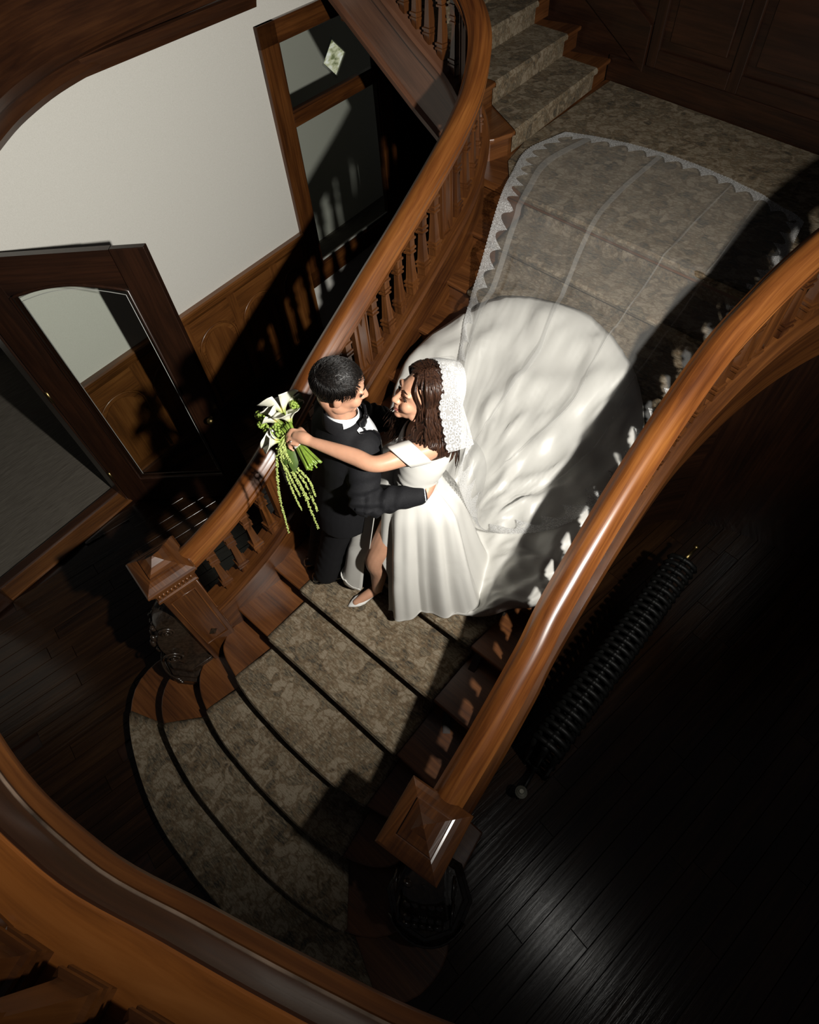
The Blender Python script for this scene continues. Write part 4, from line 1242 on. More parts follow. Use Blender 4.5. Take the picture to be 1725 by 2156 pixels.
# jacket
jk = MB()
tor = [((-1.50, .975, 1.56), .185, .155), ((-1.485, .98, 1.70), .185, .150), ((-1.44, .998, 1.91), .172, .130), ((-1.408, 1.018, 2.08), .195, .140), ((-1.398, 1.022, 2.18), .195, .125), ((-1.390, 1.020, 2.245), .15, .095), ((-1.383, 1.015, 2.285), .09, .072)]
jk.rings([oval(c, a, d_, GA) for c, a, d_ in tor])
for S_, E_, W_ in ((gRs, gRe, gRw), (gLs, gLe, gLw)):
    tri(jk, [S_ + Vector((0, 0, -.005)), S_.lerp(E_, .5) + Vector((0, 0, -.01)), E_, E_.lerp(W_, .5), W_.lerp(E_, .10)], [.078, .070, .063, .055, .047], n=18)
me = remesh(jk, 0.0085, 6, 'jacket')
# sleeve and waist creases
for v in me.vertices:
    c = v.co; w_ = 0.0
    for S_, E_, W_ in ((gRs, gRe, gRw), (gLs, gLe, gLw)):
        for A_, B_, ph in ((S_, E_, 0.0), (E_, W_, 1.3)):
            ab = B_ - A_; t = (c - A_).dot(ab) / ab.length_squared
            if 0 < t < 1.05:
                foot = A_ + ab * t; dd_ = (c - foot).length
                if dd_ < .095:
                    ang = math.atan2((c - foot).z, (c - foot).dot(gl))
                    n_ = (c - foot).normalized() if dd_ > 1e-4 else Vector((0, 0, 1))
                    am = .0075 * math.exp(-((t - (1 if A_ is S_ else 0.15)) / .45) ** 2)
                    v.co = v.co + n_ * am * math.sin(t * 24 + ang * 1.7 + ph + 2 * mnoise.noise(c * 9))
link('jacket', me, 'tux', groom, smooth=True, fix=False)
# lapels, shirt front, collar, bow tie
def chest(u, z, off):
    """point on the jacket front: u sideways"""
    z = z - 0.055
    t = (z - 1.91) / (2.245 - 1.91)
    c = Vector((-1.43, .995, 0)).lerp(Vector((-1.390, 1.020, 0)), t)
    dep = np.interp(z, [1.91, 2.08, 2.18, 2.245, 2.285], [.130, .140, .125, .095, .072]); wid = np.interp(z, [1.91, 2.08, 2.18, 2.245, 2.285], [.175, .195, .195, .15, .09])
    x = dep * max(0.0, 1 - (abs(u) / wid) ** 2.3) ** (1 / 2.3) + off
    q = c + gf * x + gl * u; q.z = z
    return q
b_ = MB(); rows = []
for i in range(14):
    z = 2.05 + (2.335 - 2.05) * i / 13; hw = .006 + .062 * (i / 13) ** .8
    rows.append([tuple(chest(-.045 * (i / 13) + hw * 1.25 * (j - 4) / 4, z, .005)) for j in range(9)])
b_.grid(rows); so = b_.build('shirt_front', 'shirt', groom, smooth=True)
for s_ in (-1, 1):
    b_ = MB(); rows = []
    for i in range(14):
        z = 2.03 + (2.335 - 2.03) * i / 13; h0 = .004 + .060 * (i / 13) ** .8; wl = .055 * math.sin(math.pi * min(1, (i + .5) / 13) ** .8) + .012
        rows.append([tuple(chest(-.045 * (i / 13) + s_ * (h0 * 1.2 + wl * j / 4), z, .006 + .004 * math.sin(math.pi * j / 4))) for j in range(5)])
    b_.grid(rows); lo_ = b_.build('lapel', 'tux_satin', groom, smooth=True)
    sm = lo_.modifiers.new('s', 'SOLIDIFY'); sm.thickness = .004
nb = Vector((-1.376, 1.010, 2.295))
b_ = MB(); rs = []
for z, ra in ((-.018, .071), (.008, .068), (.022, .065), (.022, .061), (.0, .061)):
    rs.append(oval(nb + Vector((0, 0, z)) + gf * z * .25, ra * .97, ra, GA, n=28, p=2.0, tilt=-.28))
b_.rings(rs, caps=False); b_.build('shirt_collar', 'shirt', groom, smooth='auto')
b_ = MB(); rows = []
for hz, rr_ in ((-.040, .088), (.0, .082), (.022, .074), (.026, .070), (.0, .070)):
    rows.append([tuple(nb + (gf * -math.cos(a) + gl * math.sin(a)) * rr_ + Vector((0, 0, hz + .020 * math.cos(a) - .012 * abs(a)))) for a in np.linspace(-1.15, 2.0, 25)])
b_.grid(rows); b_.build('jacket_collar', 'tux', groom, smooth=True)
GB = math.radians(40); gfo, glo = gf, gl
gf = Vector((math.cos(GB), math.sin(GB), 0)); gl = Vector((-gf.y, gf.x, 0))      # tie sits under the turned chin
bt = nb + gf * .082 + Vector((0, 0, -.012))
b_ = MB()
for s_ in (-1, 1):
    vs_ = []
    for k_, (l_, h_, f2) in enumerate(((.0, .010, .010), (.018, .016, .012), (.042, .026, .006), (.056, .024, -.006))):
        for hz in (-1, 1):
            for ff in (-.005, .005):
                vs_.append(tuple(bt + gl * s_ * l_ + Vector((0, 0, hz * h_)) + gf * (f2 + ff)))
    fs = []
    for k_ in range(3):
        a = 4 * k_; c = 4 * (k_ + 1)
        fs += [(a, a + 1, c + 1, c), (a + 1, a + 3, c + 3, c + 1), (a + 3, a + 2, c + 2, c + 3), (a + 2, a, c, c + 2)]
    fs += [(0, 1, 3, 2), (12, 14, 15, 13)]
    b_.add(vs_, fs)
b_.ell(bt + gf * .012, (.011, .011, .013)); b_.build('bow_tie', 'tux_satin', groom, bevel=.003)
gf, gl = gfo, glo
b_ = MB(); b_.tube([gRw - (gRw - gRe).normalized() * .03, gRw + (gRw - gRe).normalized() * .004], .036, 16, caps=False); b_.build('shirt_cuff', 'shirt', groom, smooth=True)
# shoes
def mans_shoe(heel, toe):
    d_ = (toe - heel); L_ = d_.length; d_.normalize(); s2 = Vector((-d_.y, d_.x, 0)); b_ = MB(); rs = []
    for t, w_, h_ in ((0, .020, .050), (.05, .033, .068), (.2, .036, .075), (.4, .037, .072), (.6, .044, .055), (.8, .045, .045), (.93, .032, .036), (1, .012, .024)):
        c = heel + d_ * L_ * t; r2 = []
        for i in range(14):
            a = 2 * math.pi * i / 14
            r2.append(tuple(c + s2 * math.cos(a) * w_ + Vector((0, 0, FZ + .012 + h_ / 2 + math.sin(a) * h_ / 2))))
        rs.append(r2)
    b_.rings(rs); up = b_.build('shoe', 'shoe_black', groom, smooth=True)
    b_ = MB(); pl_ = []
    for t, w_ in ((0, .022), (.1, .035), (.4, .036), (.65, .046), (.85, .044), (1, .014)):
        pl_.append(heel + d_ * L_ * t + s2 * w_)
    pr = [heel + d_ * L_ * t - s2 * w_ for t, w_ in ((1, .014), (.85, .044), (.65, .046), (.4, .036), (.1, .035), (0, .022))]
    b_.prism([(q.x, q.y) for q in pl_ + pr], FZ + TK, FZ + .022); b_.build('sole', 'shoe_black', up)
mans_shoe(Vector((-1.69, .755, 0)), Vector((-1.54, .95, 0)))
mans_shoe(Vector((-1.81, .80, 0)), Vector((-1.64, .965, 0)))
# hair: shell plus short strands
def scalp(T, k, rnd, n, test, length, jitter, r0, comb, mb, lift=0.0):
    c_ = 0
    while c_ < n:
        a = rnd.uniform(0, 2 * math.pi); u = rnd.uniform(-1, 1); s_ = math.sqrt(1 - u * u)
        d_ = Vector((s_ * math.cos(a), s_ * math.sin(a), u))
        p = Vector((-.014 + .103 * d_.x, .081 * d_.y, .038 + .093 * d_.z))
        if not test(p): continue
        nrm = Vector((d_.x / .103, d_.y / .081, d_.z / .093)).normalized()
        g = Vector(comb(p)); g = (g - nrm * g.dot(nrm)).normalized()
        L_ = length * rnd.uniform(.6, 1.2)
        q1 = p + nrm * (.004 + lift) + g * L_ * .5 + Vector((rnd.uniform(-1, 1), rnd.uniform(-1, 1), rnd.uniform(-1, 1))) * jitter
        q2 = p + nrm * (.003 + lift) + g * L_ + Vector((rnd.uniform(-1, 1), rnd.uniform(-1, 1), rnd.uniform(-1, 1))) * jitter
        mb.tube([T(*(p * k)), T(*(q1 * k)), T(*(q2 * k))], [r0, r0 * .9, r0 * .2], 4, caps=False)
        c_ += 1
def hair_shell(mb, T, R, k, test, grow=1.0, nu=48, nv=32):
    vs_ = []; idx = {}; fs = []
    for j in range(nv + 1):
        th = math.pi * j / nv
        for i in range(nu):
            a = 2 * math.pi * i / nu
            d_ = Vector((math.sin(th) * math.cos(a), math.sin(th) * math.sin(a), math.cos(th)))
            wob = 1 + .02 * mnoise.noise(d_ * 5)
            p = Vector((-.014 + .1035 * grow * wob * d_.x, .0815 * grow * wob * d_.y, .038 + .0945 * grow * wob * d_.z))
            idx[(i, j)] = (len(vs_), test(p)); vs_.append(tuple(T(*(p * k))))
    for j in range(nv):
        for i in range(nu):
            q = [idx[(i, j)], idx[(i, j + 1)], idx[((i + 1) % nu, j + 1)], idx[((i + 1) % nu, j)]]
            if all(t for _, t in q): fs.append([a for a, _ in q])
    mb.add(vs_, fs)
def g_test(p):
    if p.x > .062 and p.z < .088 - abs(p.y) * .2: return False
    if p.x > .018 and p.z < .030: return False
    if p.z < -.052: return False
    if p.x > -.03 and p.z < -.010: return False
    return True
hb = MB(); hair_shell(hb, Tg, Rg, 0.955, g_test)
def comb_g(p):
    t = min(1, max(0, (p.z - .03) / .07))
    return (.9 * t - .25 * (1 - t), .35 * t, -1.0 * (1 - t) + .1 * t)
rnd = random.Random(11)
scalp(Tg, 0.955, rnd, 3800, g_test, .024, .0016, .0009, comb_g, hb, .0)
hb.build('hair', 'hair_black', groom, smooth=True, fix=False)

# ------------------------------------------------------------------ bride
BA = math.radians(222); bf = Vector((math.cos(BA), math.sin(BA), 0)); blf = Vector((-bf.y, bf.x, 0))
bride = thing('person', 'person in a white satin gown and lace veil with one arm over the other person', 'person', (-1.2, 1.0, FZ))
HCB = Vector((-1.105, 1.200, 2.415))
Tb, Rb_ = head_frame(HCB, math.radians(240), math.radians(18), math.radians(-6))
KB = 0.97
bd = MB(); head_mesh(bd, Tb, Rb_, KB, female=True)
nbk = Vector((-1.085, 1.245, 2.26))
tri(bd, [Tb(-.022, 0, -.05), Vector((-1.082, 1.232, 2.32)), nbk + Vector((0, 0, -.02))], [.050, .046, .055])
torb = [((-1.13, 1.11, 1.72), .118, .092), ((-1.128, 1.112, 1.82), .128, .098), ((-1.115, 1.14, 1.98), .112, .088), ((-1.105, 1.18, 2.09), .130, .100), ((-1.10, 1.21, 2.175), .132, .092), ((-1.095, 1.228, 2.225), .115, .062), ((-1.088, 1.24, 2.255), .060, .048)]
bd.rings([oval(c, a, d_, BA) for c, a, d_ in torb])
bLs = Vector((-1.030, 1.140, 2.212)); bLe = Vector((-1.140, .942, 2.222)); bLw = Vector((-1.413, .855, 2.245))
bRs = Vector((-1.18, 1.335, 2.212)); bRe = Vector((-1.32, 1.33, 2.02)); bRw = Vector((-1.37, 1.20, 1.98))
tri(bd, [bLs + blf * -.03, bLs, bLs.lerp(bLe, .45), bLe, bLe.lerp(bLw, .35), bLw], [.042, .047, .043, .034, .035, .022], n=16)
tri(bd, [bRs, bRe, bRw], [.045, .034, .023])
# left hand closed around the stems
KN = Vector((-1.478, .838, 2.248)); fdir_ = Vector((-.055, -.03, .0)); spd = Vector((.30, -.62, -.42)).normalized()
tri(bd, [bLw, bLw.lerp(KN, .5) + Vector((0, 0, .006)), KN], [.022, .027, .024], n=12)
for i in range(4):
    o_ = KN + spd * (i - 1.3) * .0185 + Vector((.004 * abs(i - 1), 0, 0))
    sc_ = (.95, 1.05, 1.0, .8)[i]
    finger(bd, [o_, o_ + Vector((-.032, -.014, .002)) * sc_, o_ + Vector((-.044, -.022, -.026)) * sc_, o_ + Vector((-.026, -.016, -.046)) * sc_], .0082)
finger(bd, [bLw.lerp(KN, .35) + spd * -.018, KN + spd * -.042 + Vector((.012, 0, -.006)), KN + spd * -.040 + Vector((-.014, .004, -.024))], .009)
dr = (bRw - bRe).normalized()
tri(bd, [bRw, bRw + dr * .035, bRw + dr * .08], [.022, .026, .022], n=12)
for i, L_ in enumerate((.062, .07, .066, .05)):
    o_ = bRw + dr * .08 + Vector((0, 0, 1)) * (i - 1.5) * .0165
    finger(bd, [o_, o_ + dr * L_ * .5, o_ + dr * L_ + Vector((0, 0, -.01))], .0075)
finger(bd, [bRw + dr * .02 + Vector((0, 0, .018)), bRw + dr * .05 + Vector((0, 0, .035)), bRw + dr * .075 + Vector((0, 0, .04))], .0085)
# legs
tri(bd, [(-1.165, 1.06, 1.74), (-1.205, .965, 1.55), (-1.240, .908, 1.41), (-1.262, .935, 1.24), (-1.306, .932, 1.0), (-1.318, .945, .975)], [.070, .062, .050, .049, .031, .030], n=16)
tri(bd, [(-1.318, .948, .965), (-1.350, .88, .935), (-1.378, .81, .912)], [.030, .030, .022], n=12)
tri(bd, [(-1.10, 1.17, 1.74), (-1.14, 1.13, 1.52), (-1.12, 1.16, 1.30), (-1.10, 1.20, 1.10)], [.085, .06, .05, .034], n=14)
me = remesh(bd, 0.0048, 5, 'body'); link('body', me, 'skin_b', bride, smooth=True, fix=False)
face_parts(Tb, Rb_, KB, bride, 'hair_brown', smile=True)
b_ = MB(); q = KN + spd * 1.7 * .0185 + Vector((-.016, -.006, .002))
b_.tube([q + Vector((0, math.cos(a) * .0098, math.sin(a) * .0098)) for a in np.linspace(0, 2 * math.pi, 17)], .0018, 6, caps=False); b_.build('ring', 'ring', bride, smooth=True)
# pump
hl, to = Vector((-1.312, .972, 0)), Vector((-1.402, .765, 0))
def pump(hl, to, fz):
    d_ = to - hl; L_ = d_.length; d_.normalize(); s2 = Vector((-d_.y, d_.x, 0)); b_ = MB(); rs = []
    for t, w_, z0, z1 in ((0, .014, .062, .112), (.06, .027, .056, .108), (.2, .030, .048, .084), (.4, .031, .028, .055), (.58, .037, .010, .042), (.72, .037, .009, .042), (.84, .027, .009, .034), (.94, .013, .010, .024), (1.0, .003, .011, .017)):
        c = hl + d_ * L_ * t; r2 = []
        for i in range(16):
            a = 2 * math.pi * i / 16
            sx = math.copysign(abs(math.cos(a)) ** .8, math.cos(a)); sz = math.copysign(abs(math.sin(a)) ** .8, math.sin(a))
            r2.append(tuple(c + s2 * sx * w_ + Vector((0, 0, fz + (z0 + z1) / 2 + sz * (z1 - z0) / 2))))
        rs.append(r2)
    b_.rings(rs); sh = b_.build('shoe', 'shoe_white', bride, smooth=True)
    b_ = MB(); b_.tube([hl + d_ * .018 + Vector((0, 0, fz + .07)), hl + d_ * .012 + Vector((0, 0, fz + TK))], [.014, .006], 8); b_.build('heel', 'shoe_white', sh, smooth=True)
pump(hl, to, FZ)

# ------------------------------------------------------------------ gown
def env(y):
    if y > 3.10: return LZ + .012
    return min(noz(y), LZ) + .014
C0 = Vector((-1.12, 1.105, 0))
HEM = [(-1.165, .86), (-1.06, .875), (-.965, .97), (-.85, 1.03), (-.73, 1.10), (-.60, 1.22), (-.47, 1.34), (-.46, 1.58), (-.47, 1.86), (-.53, 2.25), (-.76, 2.52), (-1.09, 2.68), (-1.41, 2.69), (-1.67, 2.61), (-1.88, 2.38), (-1.985, 2.16), (-1.98, 1.95), (-1.80, 1.58), (-1.56, 1.24), (-1.53, 1.08), (-1.525, .96), (-1.495, .875), (-1.445, .838), (-1.372, .858)]
hs = spline(HEM, 240)
haz = np.unwrap(np.arctan2(hs[:, 1] - C0.y, hs[:, 0] - C0.x)); hrho = np.hypot(hs[:, 0] - C0.x, hs[:, 1] - C0.y)
AZ0, AZ1 = haz[0], haz[-1]
def rho_h(a): return float(np.interp(a, haz, hrho))
WZ = 1.955
def waist_pt(a):
    # small oval at the waist facing BA
    ca, sa = math.cos(a - BA), math.sin(a - BA)
    return .5 * (.100 + .122) + .5 * (.100 - .122) * math.cos(2 * (a - BA))
WC = Vector((-1.117, 1.135, 0))
def skirt_pt(a, v):
    rh = rho_h(a)
    r1 = min(rh, .36 if a < 3.2 else .36 + .12 * min(1, (a - 3.2) / .3))
    rw = waist_pt(a)
    V1 = .5
    if v < V1:
        s_ = v / V1
        rho = rw + (r1 - rw) * (.30 * min(1, s_ / .12) + .70 * s_ if s_ < .12 else .30 + .70 * s_)
        c = WC.lerp(C0, min(1, s_ * 1.5))
        x, y = c.x + math.cos(a) * rho, c.y + math.sin(a) * rho
        x1, y1 = C0.x + math.cos(a) * r1, C0.y + math.sin(a) * r1
        ze = env(y1) + .015
        if rh < .40: ze = env(y1) - .02
        # hips first, then the fall
        z = WZ + (ze - WZ) * (s_ ** (1.0 if rh < .45 else .82))
        z = max(z, env(y) + .015)
    else:
        s_ = (v - V1) / (1 - V1)
        rho = r1 + (rh - r1) * s_
        x, y = C0.x + math.cos(a) * rho, C0.y + math.sin(a) * rho
        z = env(y) + .015 * (1 - .6 * s_)
    return x, y, z, rho, rh
NA, NV = 260, 70
def wrinkle(x, y):
    p = Vector((x * 3.2, y * 3.2, 0.0))
    w1 = mnoise.noise(p + Vector((mnoise.noise(p * 1.3) * 1.2, mnoise.noise(p * 1.3 + Vector((5, 3, 1))) * 1.2, 0)))
    ridge = (1 - abs(w1)) ** 4
    p2 = Vector((x * 7, y * 7, 4.0)); w2 = (1 - abs(mnoise.noise(p2 + Vector((w1 * 2, w1, 0))))) ** 5
    p3 = Vector((x * 13, y * 13, 9.0)); w3 = (1 - abs(mnoise.noise(p3 + Vector((w1 * 3, w1 * 2, 0))))) ** 4
    return .060 * ridge + .034 * w2 + .010 * w3
rows = []
for j in range(NV + 1):
    v = j / NV; row = []
    for i in range(NA + 1):
        t = i / NA
        a = AZ0 + (AZ1 - AZ0) * t
        # slit opens over the left leg; edges drawn together higher up
        gap = 2 * math.pi - (AZ1 - AZ0)
        close = max(0.0, min(1.0, (.30 - v) / .10))
        a = (AZ0 - gap / 2 * close) + ((AZ1 + gap / 2 * close) - (AZ0 - gap / 2 * close)) * t
        aa = min(max(a, AZ0), AZ1)
        x, y, z, rho, rh = skirt_pt(aa, v)
        if a != aa:
            c = WC.lerp(C0, min(1, v * 3)); x, y = c.x + math.cos(a) * rho, c.y + math.sin(a) * rho
        dx, dy = math.cos(a), math.sin(a)
        # pleats in the fall
        amp = (.030 if rh < .6 else .020) * min(1, v * 4) * (1 - .3 * v) * (1.0 if rh < .6 else max(0, 1 - max(0, v - .45) * 3))
        f_ = math.sin(a * 9 + 1.2 * math.sin(a * 3)) * .7 + .3 * math.sin(a * 17 + 1)
        x += dx * amp * f_; y += dy * amp * f_
        if rho > .30:
            k_ = min(1, max(0, v - .48) / .08) * min(1, (rho - .30) / .15) * (1 if v < .97 else (1 - v) / .03 * .8 + .2)
            z += wrinkle(x, y) * k_ + .010 * k_
        row.append((x, y, max(z, FZ + .012)))
    rows.append(row)
A_ = np.array(rows)
for it in range(2):
    B_ = A_.copy(); B_[1:-1] = .5 * A_[1:-1] + .25 * (A_[:-2] + A_[2:]); A_ = B_
b_ = MB(); b_.grid([[tuple(p) for p in r_] for r_ in A_])
skirt = b_.build('gown_skirt', 'satin', bride, smooth=True, fix=False)
sm = skirt.modifiers.new('s', 'SOLIDIFY'); sm.thickness = .004; sm.offset = -1
# lookup of cloth height for the veil
_pts = A_.reshape(-1, 3)
def cloth_z(x, y):
    d2 = (_pts[:, 0] - x) ** 2 + (_pts[:, 1] - y) ** 2
    i = np.argpartition(d2, 6)[:6]
    if d2[i].min() < .03 ** 2: return max(float(_pts[i, 2].max()), env(y))
    return env(y)
# bodice
bo = [((-1.122, 1.128, 1.90), .130, .108), ((-1.116, 1.140, 1.98), .119, .096), ((-1.110, 1.160, 2.04), .128, .104), ((-1.106, 1.182, 2.09), .142, .116), ((-1.102, 1.198, 2.14), .146, .118), ((-1.100, 1.208, 2.175), .144, .106), ((-1.10, 1.21, 2.18), .136, .098)]
b_ = MB(); rs = []
bz_ = spline([c + (a, d_) for c, a, d_ in bo], 30)
for q in bz_:
    r2 = oval(q[:3], q[3], q[4], BA, n=60)
    r2 = [(x + .0035 * math.sin(z * 150 + i * .5) * (1 if z < 2.06 else .2) * math.cos(BA), y + .0035 * math.sin(z * 150 + i * .5) * (1 if z < 2.06 else .2) * math.sin(BA), z) for i, (x, y, z) in enumerate(r2)]
    rs.append(r2)
b_.rings(rs, caps=False); bod = b_.build('gown_bodice', 'satin', bride, smooth=True)
sm = bod.modifiers.new('s', 'SOLIDIFY'); sm.thickness = .004
# off-the-shoulder bands
for S_, E_ in ((bLs, bLe), (bRs, bRe)):
    ax = (E_ - S_).normalized(); b_ = MB(); rs = []
    ref = Vector((0, 0, 1)); n1 = (ref - ax * ref.dot(ax)).normalized(); n2 = ax.cross(n1)
    for t, ra in ((.038, .0545), (.043, .0565), (.070, .056), (.10, .0545), (.125, .0535), (.130, .0515)):
        rs.append([tuple(S_ + ax * (t + .036 * math.cos(a - .6)) + n1 * math.cos(a) * ra * (1.0 + .04 * math.cos(2 * a)) + n2 * math.sin(a) * ra * 1.05) for a in np.linspace(0, 2 * math.pi, 36, endpoint=False)])
    b_.rings(rs, caps=False); bn = b_.build('shoulder_band', 'satin', bride, smooth=True)
    sm = bn.modifiers.new('s', 'SOLIDIFY'); sm.thickness = .004
b_ = MB(); pts = spline([bLs + (bLe - bLs).normalized() * .05 + Vector((.01, .0, -.055)), Vector((-.985, 1.18, 2.145)), Vector((-1.0, 1.26, 2.16)), Vector((-1.06, 1.31, 2.17))], 12)
b_.tube([tuple(p) for p in pts], .010, 8); b_.build('gown_strap', 'satin', bride, smooth=True)

# ------------------------------------------------------------------ bride's hair
hb = MB()
def b_test(p):
    if p.x > .034 and p.z < .108 - abs(p.y) * .45: return False
    if p.x > -.004 and p.z < .040: return False
    if p.z < -.045: return False
    return True
hair_shell(hb, Tb, Rb_, KB, b_test, 1.045)
rnd = random.Random(21)
for n_ in range(420):
    side = 1 if n_ % 2 == 0 else -1
    front = n_ < 6 and n_ % 2 == 0                                   # a few loose face-framing strands
    th = (rnd.uniform(.98, 1.12) if front else rnd.uniform(1.27, math.pi)) * side
    fx = (.050 if front else .042) - .11 * max(0, abs(th) - 1.0) / 2.14
    st = Vector((fx + rnd.uniform(-.012, .012), side * rnd.uniform(.002, .016), .0))
    zz_ = 1 - ((st.x + .014) / .106) ** 2
    st.z = .038 + .097 * math.sqrt(max(.15, zz_)) + rnd.uniform(-.003, .004)
    rr0 = .094 if front else .106
    ear = Vector((-.014 + rr0 * math.cos(th), .084 * math.sin(th), .012 + rnd.uniform(-.02, .02)))
    midp = (st + ear) * .5; dv = midp - Vector((-.014, 0, .03)); midp = Vector((-.014, 0, .03)) + dv.normalized() * (.106 + rnd.uniform(-.004, .006))
    P0 = [Tb(*(st * KB)), Tb(*(midp * KB)), Tb(*(ear * KB))]
    e_ = P0[2]
    out_ = (e_ - HCB); out_.z = 0; out_.normalize()
    L_ = rnd.uniform(.22, .38) if not front else rnd.uniform(.16, .24); ph = rnd.uniform(0, 6.28) * .5 + abs(th); am = rnd.uniform(.006, .014)
    pts = list(P0); m_ = 12
    fwd_pull = bf * ((.10 if side > 0 else .145) if abs(th) < 2.3 else .0) + blf * (.012 * side)
    for i in range(1, m_ + 1):
        t = i / m_
        c = e_ + Vector((0, 0, -L_ * t)) + out_ * ((.026 if not front else .006) * math.sin(math.pi * min(1, t * 1.2)) + .006 * t) + fwd_pull * t * t
        c += (out_ * math.sin(ph + t * 15) + out_.cross(Vector((0, 0, 1))) * math.cos(ph + t * 15)) * am * min(1, t * 2)
        cc = c - Vector((-1.10, 1.215, 0))
        if c.z < 2.25:
            rr_ = math.hypot(cc.x, cc.y); need = .132
            if rr_ < need and rr_ > 1e-4: c.x = -1.10 + cc.x / rr_ * need; c.y = 1.215 + cc.y / rr_ * need
        pts.append(c)
    A2 = spline([tuple(p) for p in pts], 34)
    r_l = .0030 if front else rnd.uniform(.0035, .0068)
    rads = [r_l * (0.6 + .6 * math.sin(math.pi * (i / 33) ** .7)) * (1 if i < 27 else max(.1, (33 - i) / 7)) for i in range(34)]
    hb.tube([tuple(p) for p in A2], rads, 6, caps=False)
hb.build('hair', 'hair_brown', bride, smooth=True, fix=False)

# ------------------------------------------------------------------ veil
edgeL = [None, None, (-1.25, 1.40, 2.10), (-1.38, 1.62, 1.80), (-1.58, 2.0, None), (-1.85, 2.48, None), (-1.95, 2.73, None), (-2.10, 3.12, None), (-2.24, 3.46, None), (-2.35, 3.81, None), (-2.27, 4.17, None)]
edgeR = [None, None, (-.93, 1.20, 2.06), (-.93, 1.30, 1.66), (-.88, 1.42, 1.40), (-.62, 1.62, None), (-.46, 1.95, None), (-.47, 2.30, None), (-.44, 2.70, None), (-.42, 3.20, None), (-.50, 3.86, None)]
NC = 64
def head_arc(ps, back, rr_):
    lim = math.radians(84); ex = max(0.0, abs(ps) - lim)
    ps = max(-lim, min(lim, ps))
    sh = 1 - .9 * (back / .125) ** 2 * .16
    q = Tb((-.028 - back) * KB, math.sin(ps) * rr_ * sh * KB, (.030 + math.cos(ps) * (rr_ + .022) * sh) * KB)
    q.z -= ex * .19
    dr_ = Vector((q.x - HCB.x, q.y - HCB.y, 0))
    if dr_.length > 1e-4: q += dr_.normalized() * ex * .045
    return q
ctrl = []
for r_i in range(11):
    row = []
    for i in range(NC + 1):
        u = i / NC
        ps = math.radians(-120 + 268 * u)
        if r_i == 0: q = head_arc(ps, 0.0, .102)
        elif r_i == 1: q = head_arc(ps, .095, .102)
        else:
            a, c = edgeL[r_i], edgeR[r_i]
            x = a[0] + (c[0] - a[0]) * u; y = a[1] + (c[1] - a[1]) * u
            if r_i in (2, 3):
                # wraps round her back
                bl_ = Vector((.60, .80, 0)) * (.11 if r_i == 2 else .16) * math.sin(math.pi * u)
                x += bl_.x; y += bl_.y
                z = a[2] + (c[2] - a[2]) * u
            else:
                if r_i == 10: y += .20 * math.sin(math.pi * u) ** .8
                z = cloth_z(x, y) + .012
                if r_i == 4:
                    zc = c[2] if c[2] else 0
                    z = max(z, zc * u)
            q = Vector((x, y, z))
        row.append(tuple(q))
    ctrl.append(row)
NR = 110
cols = []
for i in range(NC + 1):
    cols.append(spline([ctrl[r_i][i] for r_i in range(11)], NR))
V = np.array(cols)                      # columns x rows x 3
rng = np.random.RandomState(4)
for i in range(NC + 1):
    for j in range(NR):
        x, y, z = V[i, j]
        zz = cloth_z(x, y) + .008
        ripple = .012 * max(0, mnoise.noise(Vector((i * .22, j * .02, 1.0)))) 
        if j > 18:
            V[i, j, 2] = max(z if j < 40 else min(z, zz + .03), zz) + ripple
# lay real overlapping folds into the tulle by moving columns sideways
def foldmap(u, j):
    s_ = min(1, max(0, (j - 26) / 22.0))
    f_ = u
    for c_, w_, dr in ((.115, .050, .0), (.44, .034, -.10), (.70, .012, .05), (.84, .010, -.03)):
        c2 = c_ + dr * (j / NR - .7)
        x = (u - c2) / w_
        f_ -= s_ * 1.375 * w_ * math.exp(-x * x) * math.sin(1.6 * x)
    return min(1, max(0, f_))
NC2 = 200
F_ = np.zeros((NC2 + 1, NR, 3))
for j in range(NR):
    for i in range(NC2 + 1):
        u = i / NC2; f_ = foldmap(u, j) * NC
        k0 = min(int(f_), NC - 1); t = f_ - k0
        p = V[k0, j] * (1 - t) + V[k0 + 1, j] * t
        up = 0.0
        for c_, w_, dr in ((.115, .050, .0), (.44, .034, -.10), (.70, .012, .05), (.84, .010, -.03)):
            c2 = c_ + dr * (j / NR - .7)
            up += (.004 + .004 * (u - c2) / w_) * math.exp(-((u - c2) / (w_ * 1.3)) ** 2)
        F_[i, j] = (p[0], p[1], p[2] + up * min(1, max(0, (j - 30) / 20.0)))
b_ = MB(); b_.grid([[tuple(p) for p in F_[i]] for i in range(NC2 + 1)])
veil = b_.build('veil', 'tulle', bride, smooth=True, fix=False)
# lace edging all round the veil
def lace_strip(edge, inner_dir, width, name='lace_edging', parent=None, lift=.004):
    E_ = np.array(edge); L_ = np.r_[0, np.cumsum(np.linalg.norm(np.diff(E_, axis=0), axis=1))]
    n_ = max(12, int(L_[-1] / .02)); tt = np.linspace(0, L_[-1], n_)
    P_ = np.stack([np.interp(tt, L_, E_[:, k]) for k in range(3)], 1)
    I_ = np.array(inner_dir); Q_ = np.stack([np.interp(tt, L_, I_[:, k]) for k in range(3)], 1)
    rows = []; uvs = []
    for k in range(7):
        s_ = k / 6
        rows.append([tuple(P_[i] + (Q_[i] / (np.linalg.norm(Q_[i]) + 1e-9)) * width * s_ + np.array([0, 0, lift])) for i in range(n_)])
        uvs.append([(tt[i], width * s_) for i in range(n_)])
    b2 = MB(); b2.grid(rows, uvs)
    return b2.build(name, 'lace', parent, smooth=True, fix=False)
def edge_dirs(P, Q): return [tuple(np.array(q) - np.array(p)) for p, q in zip(P, Q)]
JS = 4
